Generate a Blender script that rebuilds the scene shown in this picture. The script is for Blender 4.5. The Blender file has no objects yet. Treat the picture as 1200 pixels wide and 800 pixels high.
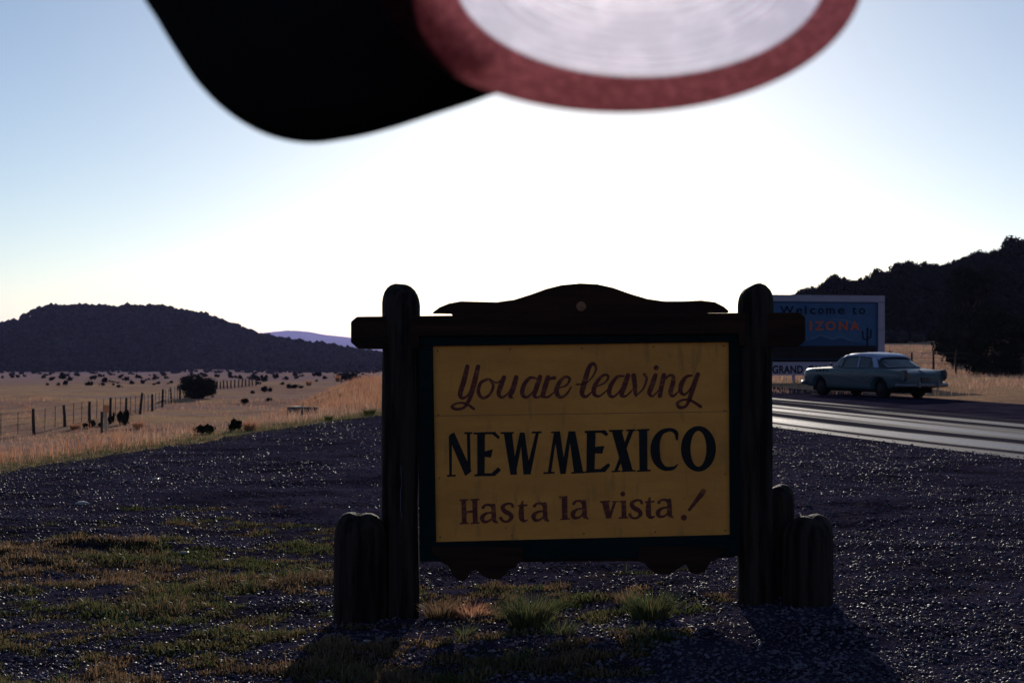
import bpy, bmesh, math, random
import numpy as np
from mathutils import Vector, Matrix

random.seed(7)
rng = np.random.default_rng(11)
R = math.radians
scene = bpy.context.scene
COL = scene.collection

# ------------------------------------------------------------------ camera
F = 1590.0          # focal length in photo pixels (1200 wide)
HY = 408.0          # horizon row
EYE = 1.6
cam = bpy.data.cameras.new('camera')
cam.lens = F / 1200 * 36
cam.sensor_width = 36
cam.shift_y = (HY - 400) / 1200
cam.clip_start = 0.05
cam.clip_end = 60000
cam.dof.use_dof = True
cam.dof.focus_distance = 8.3
cam.dof.aperture_fstop = 8
camo = bpy.data.objects.new('camera', cam)
camo.location = (0, 0, EYE)
camo.rotation_euler = (R(90), 0, 0)
COL.objects.link(camo)
scene.camera = camo

# ------------------------------------------------------------------ light
SUN_AZ, SUN_EL = R(3.4), R(14.3)
w = bpy.data.worlds.new('World')
scene.world = w
w.use_nodes = True
nt = w.node_tree
nt.nodes.clear()
sky = nt.nodes.new('ShaderNodeTexSky')
sky.sky_type = 'NISHITA'
sky.sun_disc = False
sky.sun_elevation = SUN_EL
sky.sun_rotation = SUN_AZ
sky.altitude = 2000
sky.air_density = 1.0
sky.dust_density = 1.15
sky.ozone_density = 1.6
bg = nt.nodes.new('ShaderNodeBackground')
bg.inputs['Strength'].default_value = 0.10
wo = nt.nodes.new('ShaderNodeOutputWorld')
nt.links.new(sky.outputs[0], bg.inputs[0])
nt.links.new(bg.outputs[0], wo.inputs[0])

sl = bpy.data.lights.new('sun', 'SUN')
sl.energy = 4.9
sl.angle = R(0.53)
sl.color = (1.0, 0.90, 0.78)
so = bpy.data.objects.new('sun', sl)
sdir = Vector((math.sin(SUN_AZ) * math.cos(SUN_EL), math.cos(SUN_AZ) * math.cos(SUN_EL), math.sin(SUN_EL)))
so.rotation_euler = sdir.to_track_quat('Z', 'Y').to_euler()
so.location = (2, 5, 30)
COL.objects.link(so)

vs = scene.view_settings
vs.view_transform = 'Standard'
vs.look = 'None'
vs.exposure = -0.05
vs.gamma = 1
scene.cycles.use_denoising = True
scene.cycles.max_bounces = 6
scene.cycles.volume_bounces = 1
scene.cycles.transparent_max_bounces = 12
scene.cycles.sample_clamp_indirect = 4

# ------------------------------------------------------------------ helpers
def ray(px, py, d):
    "point at forward distance d (metres) on the line of sight of photo pixel px,py"
    return Vector(((px - 600) / F * d, d, EYE + (HY - py) / F * d))

def smooth(a, b, t):
    t = np.clip((np.asarray(t, float) - a) / (b - a), 0, 1)
    return t * t * (3 - 2 * t)

_tab = rng.random((256, 256))
def vnoise(x, y):
    x = np.asarray(x, float); y = np.asarray(y, float)
    xi = np.floor(x).astype(int); yi = np.floor(y).astype(int)
    fx = x - xi; fy = y - yi
    fx = fx * fx * (3 - 2 * fx); fy = fy * fy * (3 - 2 * fy)
    g = lambda a, b: _tab[a & 255, b & 255]
    return ((g(xi, yi) * (1 - fx) + g(xi + 1, yi) * fx) * (1 - fy)
            + (g(xi, yi + 1) * (1 - fx) + g(xi + 1, yi + 1) * fx) * fy) * 2 - 1

def fbm(x, y, o=4):
    s = 0; a = 1; t = 0
    for k in range(o):
        s = s + a * vnoise(x * 2 ** k + 17.3 * k, y * 2 ** k - 9.1 * k); t += a; a *= .5
    return s / t

def tag(o, label=None, cat=None, group=None, kind=None):
    if label: o['label'] = label
    if cat: o['category'] = cat
    if group: o['group'] = group
    if kind: o['kind'] = kind
    return o

def link(name, me, mat=None, parent=None, smooth_=False):
    if mat is not None and not me.materials:
        for m in (mat if isinstance(mat, (list, tuple)) else [mat]): me.materials.append(m)
    if smooth_:
        me.polygons.foreach_set('use_smooth', [True] * len(me.polygons))
    o = bpy.data.objects.new(name, me)
    COL.objects.link(o)
    if parent: o.parent = parent
    return o

def np_mesh(name, V, Fc, smooth_=False):
    V = np.asarray(V, np.float32); Fc = np.asarray(Fc, np.int32)
    me = bpy.data.meshes.new(name)
    me.vertices.add(len(V)); me.vertices.foreach_set('co', V.ravel())
    n, k = Fc.shape
    me.loops.add(n * k); me.loops.foreach_set('vertex_index', Fc.ravel())
    me.polygons.add(n)
    me.polygons.foreach_set('loop_start', np.arange(0, n * k, k, dtype=np.int32))
    me.polygons.foreach_set('loop_total', np.full(n, k, np.int32))
    if smooth_: me.polygons.foreach_set('use_smooth', np.ones(n, bool))
    me.update(calc_edges=True)
    return me

def grid_faces(nr, nc, wrap=False):
    r = np.arange(nr - 1)[:, None]; c = np.arange(nc if wrap else nc - 1)[None, :]
    c2 = (c + 1) % nc
    a = r * nc + c; b = r * nc + c2; d = (r + 1) * nc + c2; e = (r + 1) * nc + c
    return np.stack([a, b, d, e], -1).reshape(-1, 4)

def empty(name, loc=(0, 0, 0), rz=0, label=None, cat=None, group=None):
    o = bpy.data.objects.new(name, None)
    COL.objects.link(o)
    o.location = loc; o.rotation_euler = (0, 0, rz)
    o.empty_display_size = .2
    return tag(o, label, cat, group)

class MB:
    "collects shapes into one mesh"
    def __init__(s): s.v = []; s.f = []
    def add(s, V, Fc, M=None):
        n = len(s.v)
        for p in V:
            p = Vector(p)
            s.v.append(M @ p if M else p)
        s.f += [tuple(i + n for i in f) for f in Fc]
        return s
    def box(s, c, sz, M=None, ch=0):
        x, y, z = [a / 2 for a in sz]; cx, cy, cz = c
        V = [(cx + i * x, cy + j * y, cz + k * z) for i in (-1, 1) for j in (-1, 1) for k in (-1, 1)]
        Fc = [(0, 1, 3, 2), (4, 6, 7, 5), (0, 4, 5, 1), (2, 3, 7, 6), (0, 2, 6, 4), (1, 5, 7, 3)]
        return s.add(V, Fc, M)
    def prism(s, poly, y0, y1, M=None):
        "polygon in x,z extruded along y"
        n = len(poly)
        V = [(p[0], y0, p[1]) for p in poly] + [(p[0], y1, p[1]) for p in poly]
        Fc = [tuple(range(n)), tuple(range(2 * n - 1, n - 1, -1))]
        Fc += [(i, i + n, (i + 1) % n + n, (i + 1) % n) for i in range(n)]
        return s.add(V, Fc, M)
    def tube(s, pts, rad, n=8, cap=True, M=None):
        pts = [Vector(p) for p in pts]
        if not hasattr(rad, '__len__'): rad = [rad] * len(pts)
        base = len(s.v); V = []
        up = None
        for i, p in enumerate(pts):
            d = (pts[min(i + 1, len(pts) - 1)] - pts[max(i - 1, 0)]).normalized()
            if up is None:
                up = d.orthogonal().normalized()
            else:
                up = (up - d * up.dot(d)).normalized()
            sd = d.cross(up)
            for k in range(n):
                a = 2 * math.pi * k / n
                V.append(p + (up * math.cos(a) + sd * math.sin(a)) * rad[i])
        Fc = []
        for i in range(len(pts) - 1):
            for k in range(n):
                Fc.append((i * n + k, i * n + (k + 1) % n, (i + 1) * n + (k + 1) % n, (i + 1) * n + k))
        if cap:
            Fc.append(tuple(range(n - 1, -1, -1)))
            Fc.append(tuple((len(pts) - 1) * n + k for k in range(n)))
        return s.add(V, Fc, M)
    def lathe(s, prof, n=24, M=None):
        "profile (r, z) about z"
        V = [(r * math.cos(2 * math.pi * k / n), r * math.sin(2 * math.pi * k / n), z) for r, z in prof for k in range(n)]
        m = len(prof)
        Fc = [(i * n + k, i * n + (k + 1) % n, (i + 1) * n + (k + 1) % n, (i + 1) * n + k) for i in range(m - 1) for k in range(n)]
        Fc += [tuple(range(n - 1, -1, -1)), tuple((m - 1) * n + k for k in range(n))]
        return s.add(V, Fc, M)
    def mesh(s, name):
        me = bpy.data.meshes.new(name)
        me.from_pydata([tuple(v) for v in s.v], [], s.f)
        me.update()
        return me
    def build(s, name, mat, parent=None, bevel=0, sm=False, seg=2):
        me = s.mesh(name)
        if bevel:
            bm = bmesh.new(); bm.from_mesh(me)
            es = [e for e in bm.edges if len(e.link_faces) == 2 and e.calc_face_angle(0) > 0.5]
            bmesh.ops.bevel(bm, geom=es, offset=bevel, segments=seg, affect='EDGES', profile=.5)
            bm.to_mesh(me); bm.free()
        return link(name, me, mat, parent, sm)

# ------------------------------------------------------------------ materials
def mat(name, col, rough=.8, spec=.3, noise=None, bump=None, metallic=0, coat=0):
    """noise: (scale, colour2, lo, hi, stretch) ; bump: (scale, strength, distance, stretch)"""
    m = bpy.data.materials.new(name); m.use_nodes = True
    t = m.node_tree; b = t.nodes['Principled BSDF']
    b.inputs['Base Color'].default_value = (*col, 1)
    b.inputs['Roughness'].default_value = rough
    b.inputs['Specular IOR Level'].default_value = spec
    b.inputs['Metallic'].default_value = metallic
    b.inputs['Coat Weight'].default_value = coat
    tc = t.nodes.new('ShaderNodeTexCoord')
    def tex(scale, stretch, det=6):
        mp = t.nodes.new('ShaderNodeMapping')
        mp.inputs['Scale'].default_value = stretch
        n = t.nodes.new('ShaderNodeTexNoise')
        n.inputs['Scale'].default_value = scale; n.inputs['Detail'].default_value = det
        n.inputs['Roughness'].default_value = .6
        t.links.new(tc.outputs['Object'], mp.inputs[0]); t.links.new(mp.outputs[0], n.inputs['Vector'])
        return n
    if noise:
        for item in (noise if isinstance(noise, list) else [noise]):
            sc, c2, lo, hi, st = item
            n = tex(sc, st)
            mr = t.nodes.new('ShaderNodeMapRange')
            mr.inputs['From Min'].default_value = lo; mr.inputs['From Max'].default_value = hi
            mx = t.nodes.new('ShaderNodeMix'); mx.data_type = 'RGBA'
            t.links.new(n.outputs[0], mr.inputs[0]); t.links.new(mr.outputs[0], mx.inputs[0])
            src = b.inputs['Base Color']
            if src.is_linked: t.links.new(src.links[0].from_socket, mx.inputs[6])
            else: mx.inputs[6].default_value = (*col, 1)
            mx.inputs[7].default_value = (*c2, 1)
            t.links.new(mx.outputs[2], src)
    if bump:
        sc, stg, dist, st = bump
        n = tex(sc, st, 8)
        bp = t.nodes.new('ShaderNodeBump')
        bp.inputs['Strength'].default_value = stg; bp.inputs['Distance'].default_value = dist
        t.links.new(n.outputs[0], bp.inputs['Height']); t.links.new(bp.outputs[0], b.inputs['Normal'])
    return m

O1 = (1, 1, 1)
M = {}
M['post'] = mat('creosoted log', (.032, .022, .020), .75, .06, (6, (.006, .0045, .0045), .42, .60, (3, 3, .25)), (14, 1, .02, (4, 4, .2)))
M['beam'] = mat('dark stained timber', (.034, .014, .010), .75, .05, (6, (.014, .007, .006), .35, .65, (.25, 3, 3)), (14, .5, .008, (.2, 4, 4)))
M['frame'] = mat('dark green painted board', (.004, .010, .012), .7, .05, (5, (.005, .005, .006), .45, .7, (.6, 2, 2)), (20, .3, .004, (.3, 3, 3)))
M['panel'] = mat('ochre yellow sign paint', (.60, .228, .050), .7, .12, [(3, (.47, .175, .040), .4, .65, (.6, 1, 2)), (7, (.36, .15, .045), .56, .72, (2, 1, .5)), (60, (.30, .13, .05), .66, .72, O1), (40, (.47, .20, .050), .55, .8, (.3, 1, 2))], (90, .12, .002, (.15, 1, 2)))
M['brown'] = mat('brown brush paint', (.105, .020, .017), .6, .15, [(14, (.24, .07, .03), .5, .7, (1, 1, 3)), (30, (.065, .014, .016), .5, .7, (2, 1, .6))])
M['black'] = mat('black lettering paint', (.004, .004, .006), .55, .15, (12, (.008, .008, .013), .5, .7, O1))
M['fissure_glint'] = mat('painted fissure highlight', (.05, .05, .085), .6, .3)  # bluish highlight along the post's fissures, put into the colour
M['bolt'] = mat('rusty bolt', (.20, .075, .035), .6, .3, (30, (.12, .05, .03), .4, .6, O1))
M['gravel'] = None
M['stone'] = mat('dark gravel stone', (.040, .032, .055), .6, .17, [(7, (.11, .085, .11), .48, .66, O1), (3, (.020, .016, .026), .52, .66, O1)])
M['pale_stone'] = mat('pale stone', (.30, .27, .27), .5, .4, (9, (.18, .16, .16), .4, .7, O1))
M['field'] = mat('dry grass pasture', (.42, .27, .155), .95, 0,
                 [(.35, (.23, .13, .085), .54, .66, (1, .6, 1)), (.035, (.27, .165, .14), .42, .62, O1), (.6, (.46, .27, .165), .5, .7, O1), (5, (.12, .07, .06), .5, .75, O1)], (3, 1, .25, O1))
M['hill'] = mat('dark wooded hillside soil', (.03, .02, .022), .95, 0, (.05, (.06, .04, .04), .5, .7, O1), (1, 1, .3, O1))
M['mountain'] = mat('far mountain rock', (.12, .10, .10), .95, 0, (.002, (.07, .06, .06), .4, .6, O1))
def grass(name, c1, c2, tr=.45, sc=2):
    m = bpy.data.materials.new(name); m.use_nodes = True
    t = m.node_tree; t.nodes.clear()
    out = t.nodes.new('ShaderNodeOutputMaterial'); d = t.nodes.new('ShaderNodeBsdfDiffuse'); r = t.nodes.new('ShaderNodeBsdfTranslucent')
    gl = t.nodes.new('ShaderNodeBsdfGlossy'); gl.inputs['Roughness'].default_value = .4; gl.inputs['Color'].default_value = (.5, .5, .5, 1)
    tc = t.nodes.new('ShaderNodeTexCoord'); n = t.nodes.new('ShaderNodeTexNoise'); n.inputs['Scale'].default_value = sc; n.inputs['Detail'].default_value = 6
    mr = t.nodes.new('ShaderNodeMapRange'); mr.inputs[1].default_value = .4; mr.inputs[2].default_value = .6
    mx = t.nodes.new('ShaderNodeMix'); mx.data_type = 'RGBA'; mx.inputs[6].default_value = (*c1, 1); mx.inputs[7].default_value = (*c2, 1)
    ms = t.nodes.new('ShaderNodeMixShader'); ms.inputs[0].default_value = tr; m2 = t.nodes.new('ShaderNodeMixShader'); m2.inputs[0].default_value = .04
    L = t.links.new
    L(tc.outputs['Object'], n.inputs['Vector']); L(n.outputs[0], mr.inputs[0]); L(mr.outputs[0], mx.inputs[0])
    L(mx.outputs[2], d.inputs[0]); L(mx.outputs[2], r.inputs[0]); L(d.outputs[0], ms.inputs[1]); L(r.outputs[0], ms.inputs[2])
    L(ms.outputs[0], m2.inputs[1]); L(gl.outputs[0], m2.inputs[2]); L(m2.outputs[0], out.inputs[0])
    return m
M['straw'] = grass('golden dry grass', (.44, .27, .185), (.28, .16, .12))
M['rust_weed'] = grass('reddish dry weeds', (.36, .155, .085), (.42, .24, .155))
M['green_grass'] = grass('short green grass', (.052, .068, .022), (.095, .078, .034), .5, 3)
M['tuft_green'] = grass('dark spiky grass', (.060, .080, .032), (.12, .11, .05), .45, 8)
M['tan_grass'] = grass('withered tan grass', (.18, .11, .06), (.10, .065, .04), .5, 3)
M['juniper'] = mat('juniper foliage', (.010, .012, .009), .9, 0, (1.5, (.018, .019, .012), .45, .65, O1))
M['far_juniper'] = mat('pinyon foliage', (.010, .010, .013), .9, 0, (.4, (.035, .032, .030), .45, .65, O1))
M['bark'] = mat('juniper bark', (.06, .045, .038), .9, .1, (6, (.03, .024, .02), .4, .6, (3, 3, .5)))
M['fence'] = mat('weathered fence post', (.025, .018, .018), .85, .2, (6, (.03, .024, .024), .4, .6, (3, 3, .4)))
M['wire'] = mat('dull fence wire', (.06, .05, .05), .5, .4, metallic=.6)
M['stake'] = mat('weathered pale stake', (.42, .33, .24), .8, .2, (8, (.28, .2, .14), .4, .6, (3, 3, .4)))
M['orange'] = mat('faded orange paint', (.55, .20, .07), .6, .3, (8, (.42, .17, .08), .4, .6, O1))
M['concrete'] = mat('grey culvert concrete', (.07, .06, .075), .85, .1, (3, (.045, .04, .05), .4, .6, O1), (20, .4, .01, O1))
M['white_paint'] = mat('white painted timber', (.22, .20, .29), .7, .12, (3, (.18, .165, .24), .45, .7, (.4, 1, 1)))
M['bb_blue'] = mat('blue painted billboard', (.025, .065, .15), .7, .1, (1.2, (.034, .075, .16), .4, .65, O1))
M['bb_blue2'] = mat('deeper blue paint', (.018, .045, .115), .7, .1)
M['bb_haze'] = mat('pale blue painted ridge', (.06, .10, .18), .7, .1)
M['bb_land'] = mat('dark brown painted desert', (.013, .009, .012), .7, .1, (2, (.008, .008, .011), .4, .6, (.3, 1, 1)))
M['bb_navy'] = mat('navy paint', (.004, .005, .018), .7, .1)
M['bb_orange'] = mat('orange paint', (.32, .07, .035), .7, .1)
M['car_body'] = mat('pale green car enamel', (.030, .055, .078), .4, .35, (2, (.026, .047, .068), .4, .6, O1), coat=.1)
M['car_roof'] = mat('light blue car roof enamel', (.17, .22, .40), .35, .45, coat=.1)
M['glass'] = mat('dark car glass', (.015, .02, .03), .08, .6)
M['tyre'] = mat('tyre rubber', (.006, .006, .007), .9, .1)
M['chrome'] = mat('dull chrome', (.10, .10, .13), .35, .4, metallic=.8)
M['dark'] = mat('dark underbody', (.004, .004, .005), .9, .1)
M['hub'] = mat('dull hub cap', (.010, .010, .016), .6, .15, metallic=.3)
M['plate'] = mat('dusty plate', (.06, .05, .05), .8, .1)
M['tail'] = mat('red tail lamp', (.05, .006, .008), .3, .4)
M['lamp'] = mat('head lamp glass', (.2, .2, .22), .15, .5)

def translucent(name, c_dif, c_tra, mixw, thru=0, weave=False):
    m = bpy.data.materials.new(name); m.use_nodes = True
    t = m.node_tree; t.nodes.clear()
    out = t.nodes.new('ShaderNodeOutputMaterial')
    d = t.nodes.new('ShaderNodeBsdfDiffuse'); tr = t.nodes.new('ShaderNodeBsdfTranslucent')
    d.inputs[0].default_value = (*c_dif, 1)
    tc = t.nodes.new('ShaderNodeTexCoord')
    n = t.nodes.new('ShaderNodeTexNoise'); n.inputs['Scale'].default_value = 60 if weave else 260; n.inputs['Detail'].default_value = 5
    t.links.new(tc.outputs['Object'], n.inputs['Vector'])
    mr = t.nodes.new('ShaderNodeMapRange'); mr.inputs[1].default_value = .45; mr.inputs[2].default_value = .68
    t.links.new(n.outputs[0], mr.inputs[0])
    mc = t.nodes.new('ShaderNodeMix'); mc.data_type = 'RGBA'
    mc.inputs[6].default_value = (*c_tra, 1); mc.inputs[7].default_value = (*[min(1, c * (1.5 if weave else 2.2) + .01) for c in c_tra], 1)
    t.links.new(mr.outputs[0], mc.inputs[0]); t.links.new(mc.outputs[2], tr.inputs[0])
    mx = t.nodes.new('ShaderNodeMixShader'); mx.inputs[0].default_value = mixw
    t.links.new(d.outputs[0], mx.inputs[1]); t.links.new(tr.outputs[0], mx.inputs[2])
    last = mx.outputs[0]
    rf = t.nodes.new('ShaderNodeBsdfRefraction'); rf.inputs['Roughness'].default_value = .68; rf.inputs['IOR'].default_value = 1.25
    rf.inputs['Color'].default_value = (*[min(1, c * (2.4 if weave else 16) + (.7 if weave else .12)) for c in c_tra], 1)
    m3 = t.nodes.new('ShaderNodeMixShader')
    mw = t.nodes.new('ShaderNodeMapRange'); mw.inputs[3].default_value = .06 if weave else .14; mw.inputs[4].default_value = .12 if weave else .26
    t.links.new(mr.outputs[0], mw.inputs[0]); t.links.new(mw.outputs[0], m3.inputs[0])
    t.links.new(last, m3.inputs[1]); t.links.new(rf.outputs[0], m3.inputs[2]); last = m3.outputs[0]
    if weave:
        uv = t.nodes.new('ShaderNodeUVMap')
        wv = t.nodes.new('ShaderNodeTexWave'); wv.bands_direction = 'Y'
        wv.inputs['Scale'].default_value = 3.5; wv.inputs['Distortion'].default_value = .6
        t.links.new(uv.outputs[0], wv.inputs['Vector'])
        ts = t.nodes.new('ShaderNodeBsdfTransparent')
        ma = t.nodes.new('ShaderNodeMapRange'); ma.inputs[3].default_value = thru - .3; ma.inputs[4].default_value = thru + .15
        t.links.new(wv.outputs['Fac'], ma.inputs[0])
        m2 = t.nodes.new('ShaderNodeMixShader')
        t.links.new(ma.outputs[0], m2.inputs[0]); t.links.new(last, m2.inputs[1]); t.links.new(ts.outputs[0], m2.inputs[2])
        last = m2.outputs[0]
    t.links.new(last, out.inputs[0])
    return m
M['binding'] = translucent('reddish translucent binding', (.03, .01, .012), (.040, .007, .011), .8)
M['mesh'] = translucent('lilac woven straw', (.30, .24, .32), (.34, .25, .40), .85, .48, True)
M['felt'] = mat('black hat felt', (.006, .005, .006), .9, .1)

# gravel and road need their own node set-ups
def gravel_mat():
    m = mat('bluish grey gravel', (.040, .033, .062), .95, 0,
            [(.8, (.012, .010, .019), .40, .62, (1, 2, 1)), (3, (.05, .036, .045), .55, .75, O1), (45, (.085, .070, .095), .56, .72, O1)], (60, 1, .03, O1))
    t = m.node_tree; b = t.nodes['Principled BSDF']
    at = t.nodes.new('ShaderNodeAttribute'); at.attribute_name = 'soil'
    mx = t.nodes.new('ShaderNodeMix'); mx.data_type = 'RGBA'; mx.inputs[7].default_value = (.028, .020, .014, 1)
    t.links.new(at.outputs['Fac'], mx.inputs[0]); t.links.new(b.inputs['Base Color'].links[0].from_socket, mx.inputs[6])
    t.links.new(mx.outputs[2], b.inputs['Base Color'])
    return m
M['gravel'] = gravel_mat()
def road_mat():
    m = bpy.data.materials.new('worn asphalt'); m.use_nodes = True
    t = m.node_tree; b = t.nodes['Principled BSDF']
    uv = t.nodes.new('ShaderNodeUVMap')
    mp = t.nodes.new('ShaderNodeMapping'); mp.inputs['Scale'].default_value = (8, .03, 1)
    n = t.nodes.new('ShaderNodeTexNoise'); n.inputs['Scale'].default_value = 1.0; n.inputs['Detail'].default_value = 5
    t.links.new(uv.outputs[0], mp.inputs[0]); t.links.new(mp.outputs[0], n.inputs['Vector'])
    mr = t.nodes.new('ShaderNodeMapRange'); mr.inputs[1].default_value = .44; mr.inputs[2].default_value = .62
    mr.inputs[3].default_value = .80; mr.inputs[4].default_value = .42
    ms = t.nodes.new('ShaderNodeMapRange'); ms.inputs[1].default_value = .44; ms.inputs[2].default_value = .62
    ms.inputs[3].default_value = .0; ms.inputs[4].default_value = .085
    t.links.new(n.outputs[0], ms.inputs[0]); t.links.new(ms.outputs[0], b.inputs['Specular IOR Level'])
    t.links.new(n.outputs[0], mr.inputs[0]); t.links.new(mr.outputs[0], b.inputs['Roughness'])
    mc = t.nodes.new('ShaderNodeMapRange'); mc.inputs[1].default_value = .42; mc.inputs[2].default_value = .6
    mc.inputs[3].default_value = .04; mc.inputs[4].default_value = .09
    t.links.new(n.outputs[0], mc.inputs[0])
    cc = t.nodes.new('ShaderNodeCombineColor')
    for k in range(3): t.links.new(mc.outputs[0], cc.inputs[k])
    cc2 = t.nodes.new('ShaderNodeMix'); cc2.data_type = 'RGBA'; cc2.blend_type = 'MULTIPLY'; cc2.inputs[0].default_value = 1; cc2.inputs[7].default_value = (1, .88, 1.15, 1)
    t.links.new(cc.outputs[0], cc2.inputs[6]); t.links.new(cc2.outputs[2], b.inputs['Base Color'])
    b.inputs['Specular Tint'].default_value = (.9, .82, 1, 1)
    tc = t.nodes.new('ShaderNodeTexCoord')
    n2 = t.nodes.new('ShaderNodeTexNoise'); n2.inputs['Scale'].default_value = 60
    t.links.new(tc.outputs['Object'], n2.inputs['Vector'])
    bp = t.nodes.new('ShaderNodeBump'); bp.inputs['Strength'].default_value = .5; bp.inputs['Distance'].default_value = .01
    t.links.new(n2.outputs[0], bp.inputs['Height']); t.links.new(bp.outputs[0], b.inputs['Normal'])
    return m
M['road'] = road_mat()

# ------------------------------------------------------------------ terrain
def x_left(y): return -5.4 + (np.asarray(y, float) - 24.5) * .2627       # field edge of the gravel pull-out
def x_right(y): return 5.17 - .2126 * (np.asarray(y, float) - 26.8)      # near edge of the road

# road centre line
def road_line():
    pts = []; y = -80.0
    h = R(-12.0)
    while y < 55:
        pts.append((float(x_right(y)) + 3.3, y, h)); y += 3
    x, yy = pts[-1][0], pts[-1][1]
    for k in range(120):
        h = min(h + R(1.1), R(16))
        x += math.sin(h) * 4; yy += math.cos(h) * 4
        pts.append((x, yy, h))
    return pts
ROAD = road_line()
RY = np.array([p[1] for p in ROAD]); RX = np.array([p[0] for p in ROAD])

def H(x, y):
    x = np.asarray(x, float); y = np.asarray(y, float)
    d = np.hypot(x, y)
    s = (x + 5.4) * -.967 + (y - 24.5) * .254
    r = (x - 5.17) * -.978 - (y - 26.8) * .208
    r = np.where(y > 60, -(x - np.interp(y, RY, RX)) - 3, r)
    drop = smooth(4, 13, r) * smooth(.5, 12, s)
    z = -2.9 * drop + .25 * fbm(x / 14, y / 14) * smooth(0, 10, s) * smooth(0, 5, r)
    left = smooth(10, -10, x - .02 * d)
    z = z - .5 * smooth(55, 90, d) * (1 - drop) * left
    # the plain falls away to the left and straight ahead
    rightw = smooth(.10, .20, x / np.maximum(d, 1)) * (y > 0)
    z = z - (9.3 * smooth(112, 820, d) + 2.6 * smooth(95, 190, d) * (1 - drop)) * (1 - rightw)
    # the right-hand slope
    z = z + rightw * (2.2 * smooth(70, 190, d) + 0)
    ridge = np.interp(x, [20, 40, 47, 55, 62, 70, 79, 86, 110, 160], [-1, 1.5, 3.0, 7.0, 10.2, 11.2, 11.8, 13.6, 15.5, 18])
    z = z + rightw * np.maximum(ridge - 2.2, 0) * smooth(165, 255, d) * (1 - smooth(320, 700, d))
    # slight cross slope and bumps of the pull-out
    near = 1 - smooth(14, 30, d)
    z = z + near * .075 * np.tanh((x - .5) / 1.4)
    z = z + near * (.045 * fbm(x / 1.9, y / .9) + .014 * fbm(x / .35 + 5, y / .3))
    z = z + near * .07 * np.exp(-((x + 3.35) / .8) ** 2 - ((y - 10.9 + .1 * x) / .16) ** 2)
    z = z + smooth(200, 1500, d) * 2.0 * fbm(x / 180, y / 180)
    return z
def Hs(x, y): return float(H(x, y))

def in_lot(x, y):
    return (x > x_left(y) + .3) & (x < x_right(y) + 6) & (y < 46) & (y > -40)
ang = np.concatenate([np.arange(-180, -32, 2.5), np.arange(-32, 32, .16), np.arange(32, 180, 2.5)])
rad = [0.6]
while rad[-1] < 26000: rad.append(rad[-1] * (1.022 if rad[-1] < 1500 else 1.06))
rad = np.array(rad)
A, RR = np.meshgrid(np.radians(ang), rad)
X = RR * np.sin(A); Y = RR * np.cos(A)
inside = in_lot(X, Y)
nearroad = (np.abs(X - np.interp(Y, RY, RX)) < 3.0) & (Y > -78) & (Y < 480)
Z = H(X, Y) - .12 * (inside | nearroad) + .10 * fbm(X / 2.5, Y / 2.5) * (RR > 35) * (RR < 900) * ~(inside | nearroad) * (np.abs(X - np.interp(Y, RY, RX)) > 6)
V = np.stack([X, Y, Z], -1).reshape(-1, 3)
V = np.vstack([V, [[0, 0, -.1]]])
Fc = grid_faces(len(rad), len(ang), True)[:, ::-1]
g = np_mesh('ground', V, Fc, True)
sage = np.clip(smooth(125, 260, RR) * (.75 + 1.2 * fbm(X / 60, Y / 25, 4)) * (X < .1 * Y) + .5 * smooth(.1, .35, fbm(X / 22 + 3, Y / 7, 3)) * (RR > 30), 0, 1)
at = g.attributes.new('sage', 'FLOAT', 'POINT'); at.data.foreach_set('value', np.append(sage.ravel(), 0).astype(np.float32))
t = M['field'].node_tree; b = t.nodes['Principled BSDF']
an = t.nodes.new('ShaderNodeAttribute'); an.attribute_name = 'sage'
mx = t.nodes.new('ShaderNodeMix'); mx.data_type = 'RGBA'; mx.inputs[7].default_value = (.26, .18, .19, 1)
t.links.new(an.outputs['Fac'], mx.inputs[0]); t.links.new(b.inputs['Base Color'].links[0].from_socket, mx.inputs[6])
t.links.new(mx.outputs[2], b.inputs['Base Color'])
tag(link('ground', g, M['field']), kind='structure')

# gravel pull-out
yy = [-14.0]
while yy[-1] < 46.5:
    yv = yy[-1]
    yy.append(yv + (.5 if yv < 4 else max(.04, .0042 * yv) if yv < 16 else .0075 * yv))
yy = np.array(yy); tt = np.linspace(0, 1, 340)
YL = np.repeat(yy[:, None], 340, 1)
jag = .35 * fbm(yy / 1.7, yy * 0 + 3)[:, None]
XL = (x_left(yy)[:, None] + jag) * (1 - tt) + (x_right(yy)[:, None] + .3) * tt
edge = np.minimum(smooth(0, .04, tt), 1)[None, :]
ZL = H(XL, YL) + .035 * edge - .05 * (1 - edge) + .010 * fbm(XL / .11, YL / .11, 3) * (YL < 22)
me = np_mesh('gravel_lot', np.stack([XL, YL, ZL], -1).reshape(-1, 3), grid_faces(len(yy), 340), True)
def turf_density(x, y):
    u = 600 + x * F / np.maximum(y, 1)
    lowleft = smooth(600, 400, u + 14 * (y - 7)) * (1 - smooth(9.3, 14.5, y))
    mid = smooth(1.0, .3, np.abs((u - 680) / 200)) * (1 - smooth(8.4, 9.6, y))
    return np.clip(1.25 * lowleft + .8 * mid, 0, 1) * (y > 3)
def turf_field(x, y):
    return .75 * fbm(x / .75, y / .45, 5) + .5 * fbm(x / .16 + 8, y / .14, 2) - (.40 - .50 * turf_density(x, y))
soil = (smooth(-.12, .10, turf_field(XL, YL)) * (turf_density(XL, YL) > .02)).ravel().astype(np.float32)
at = me.attributes.new('soil', 'FLOAT', 'POINT'); at.data.foreach_set('value', soil)
tag(link('gravel_pullout', me, M['gravel']), kind='structure')
def lotz(x, y): return H(x, y) + .035

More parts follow.
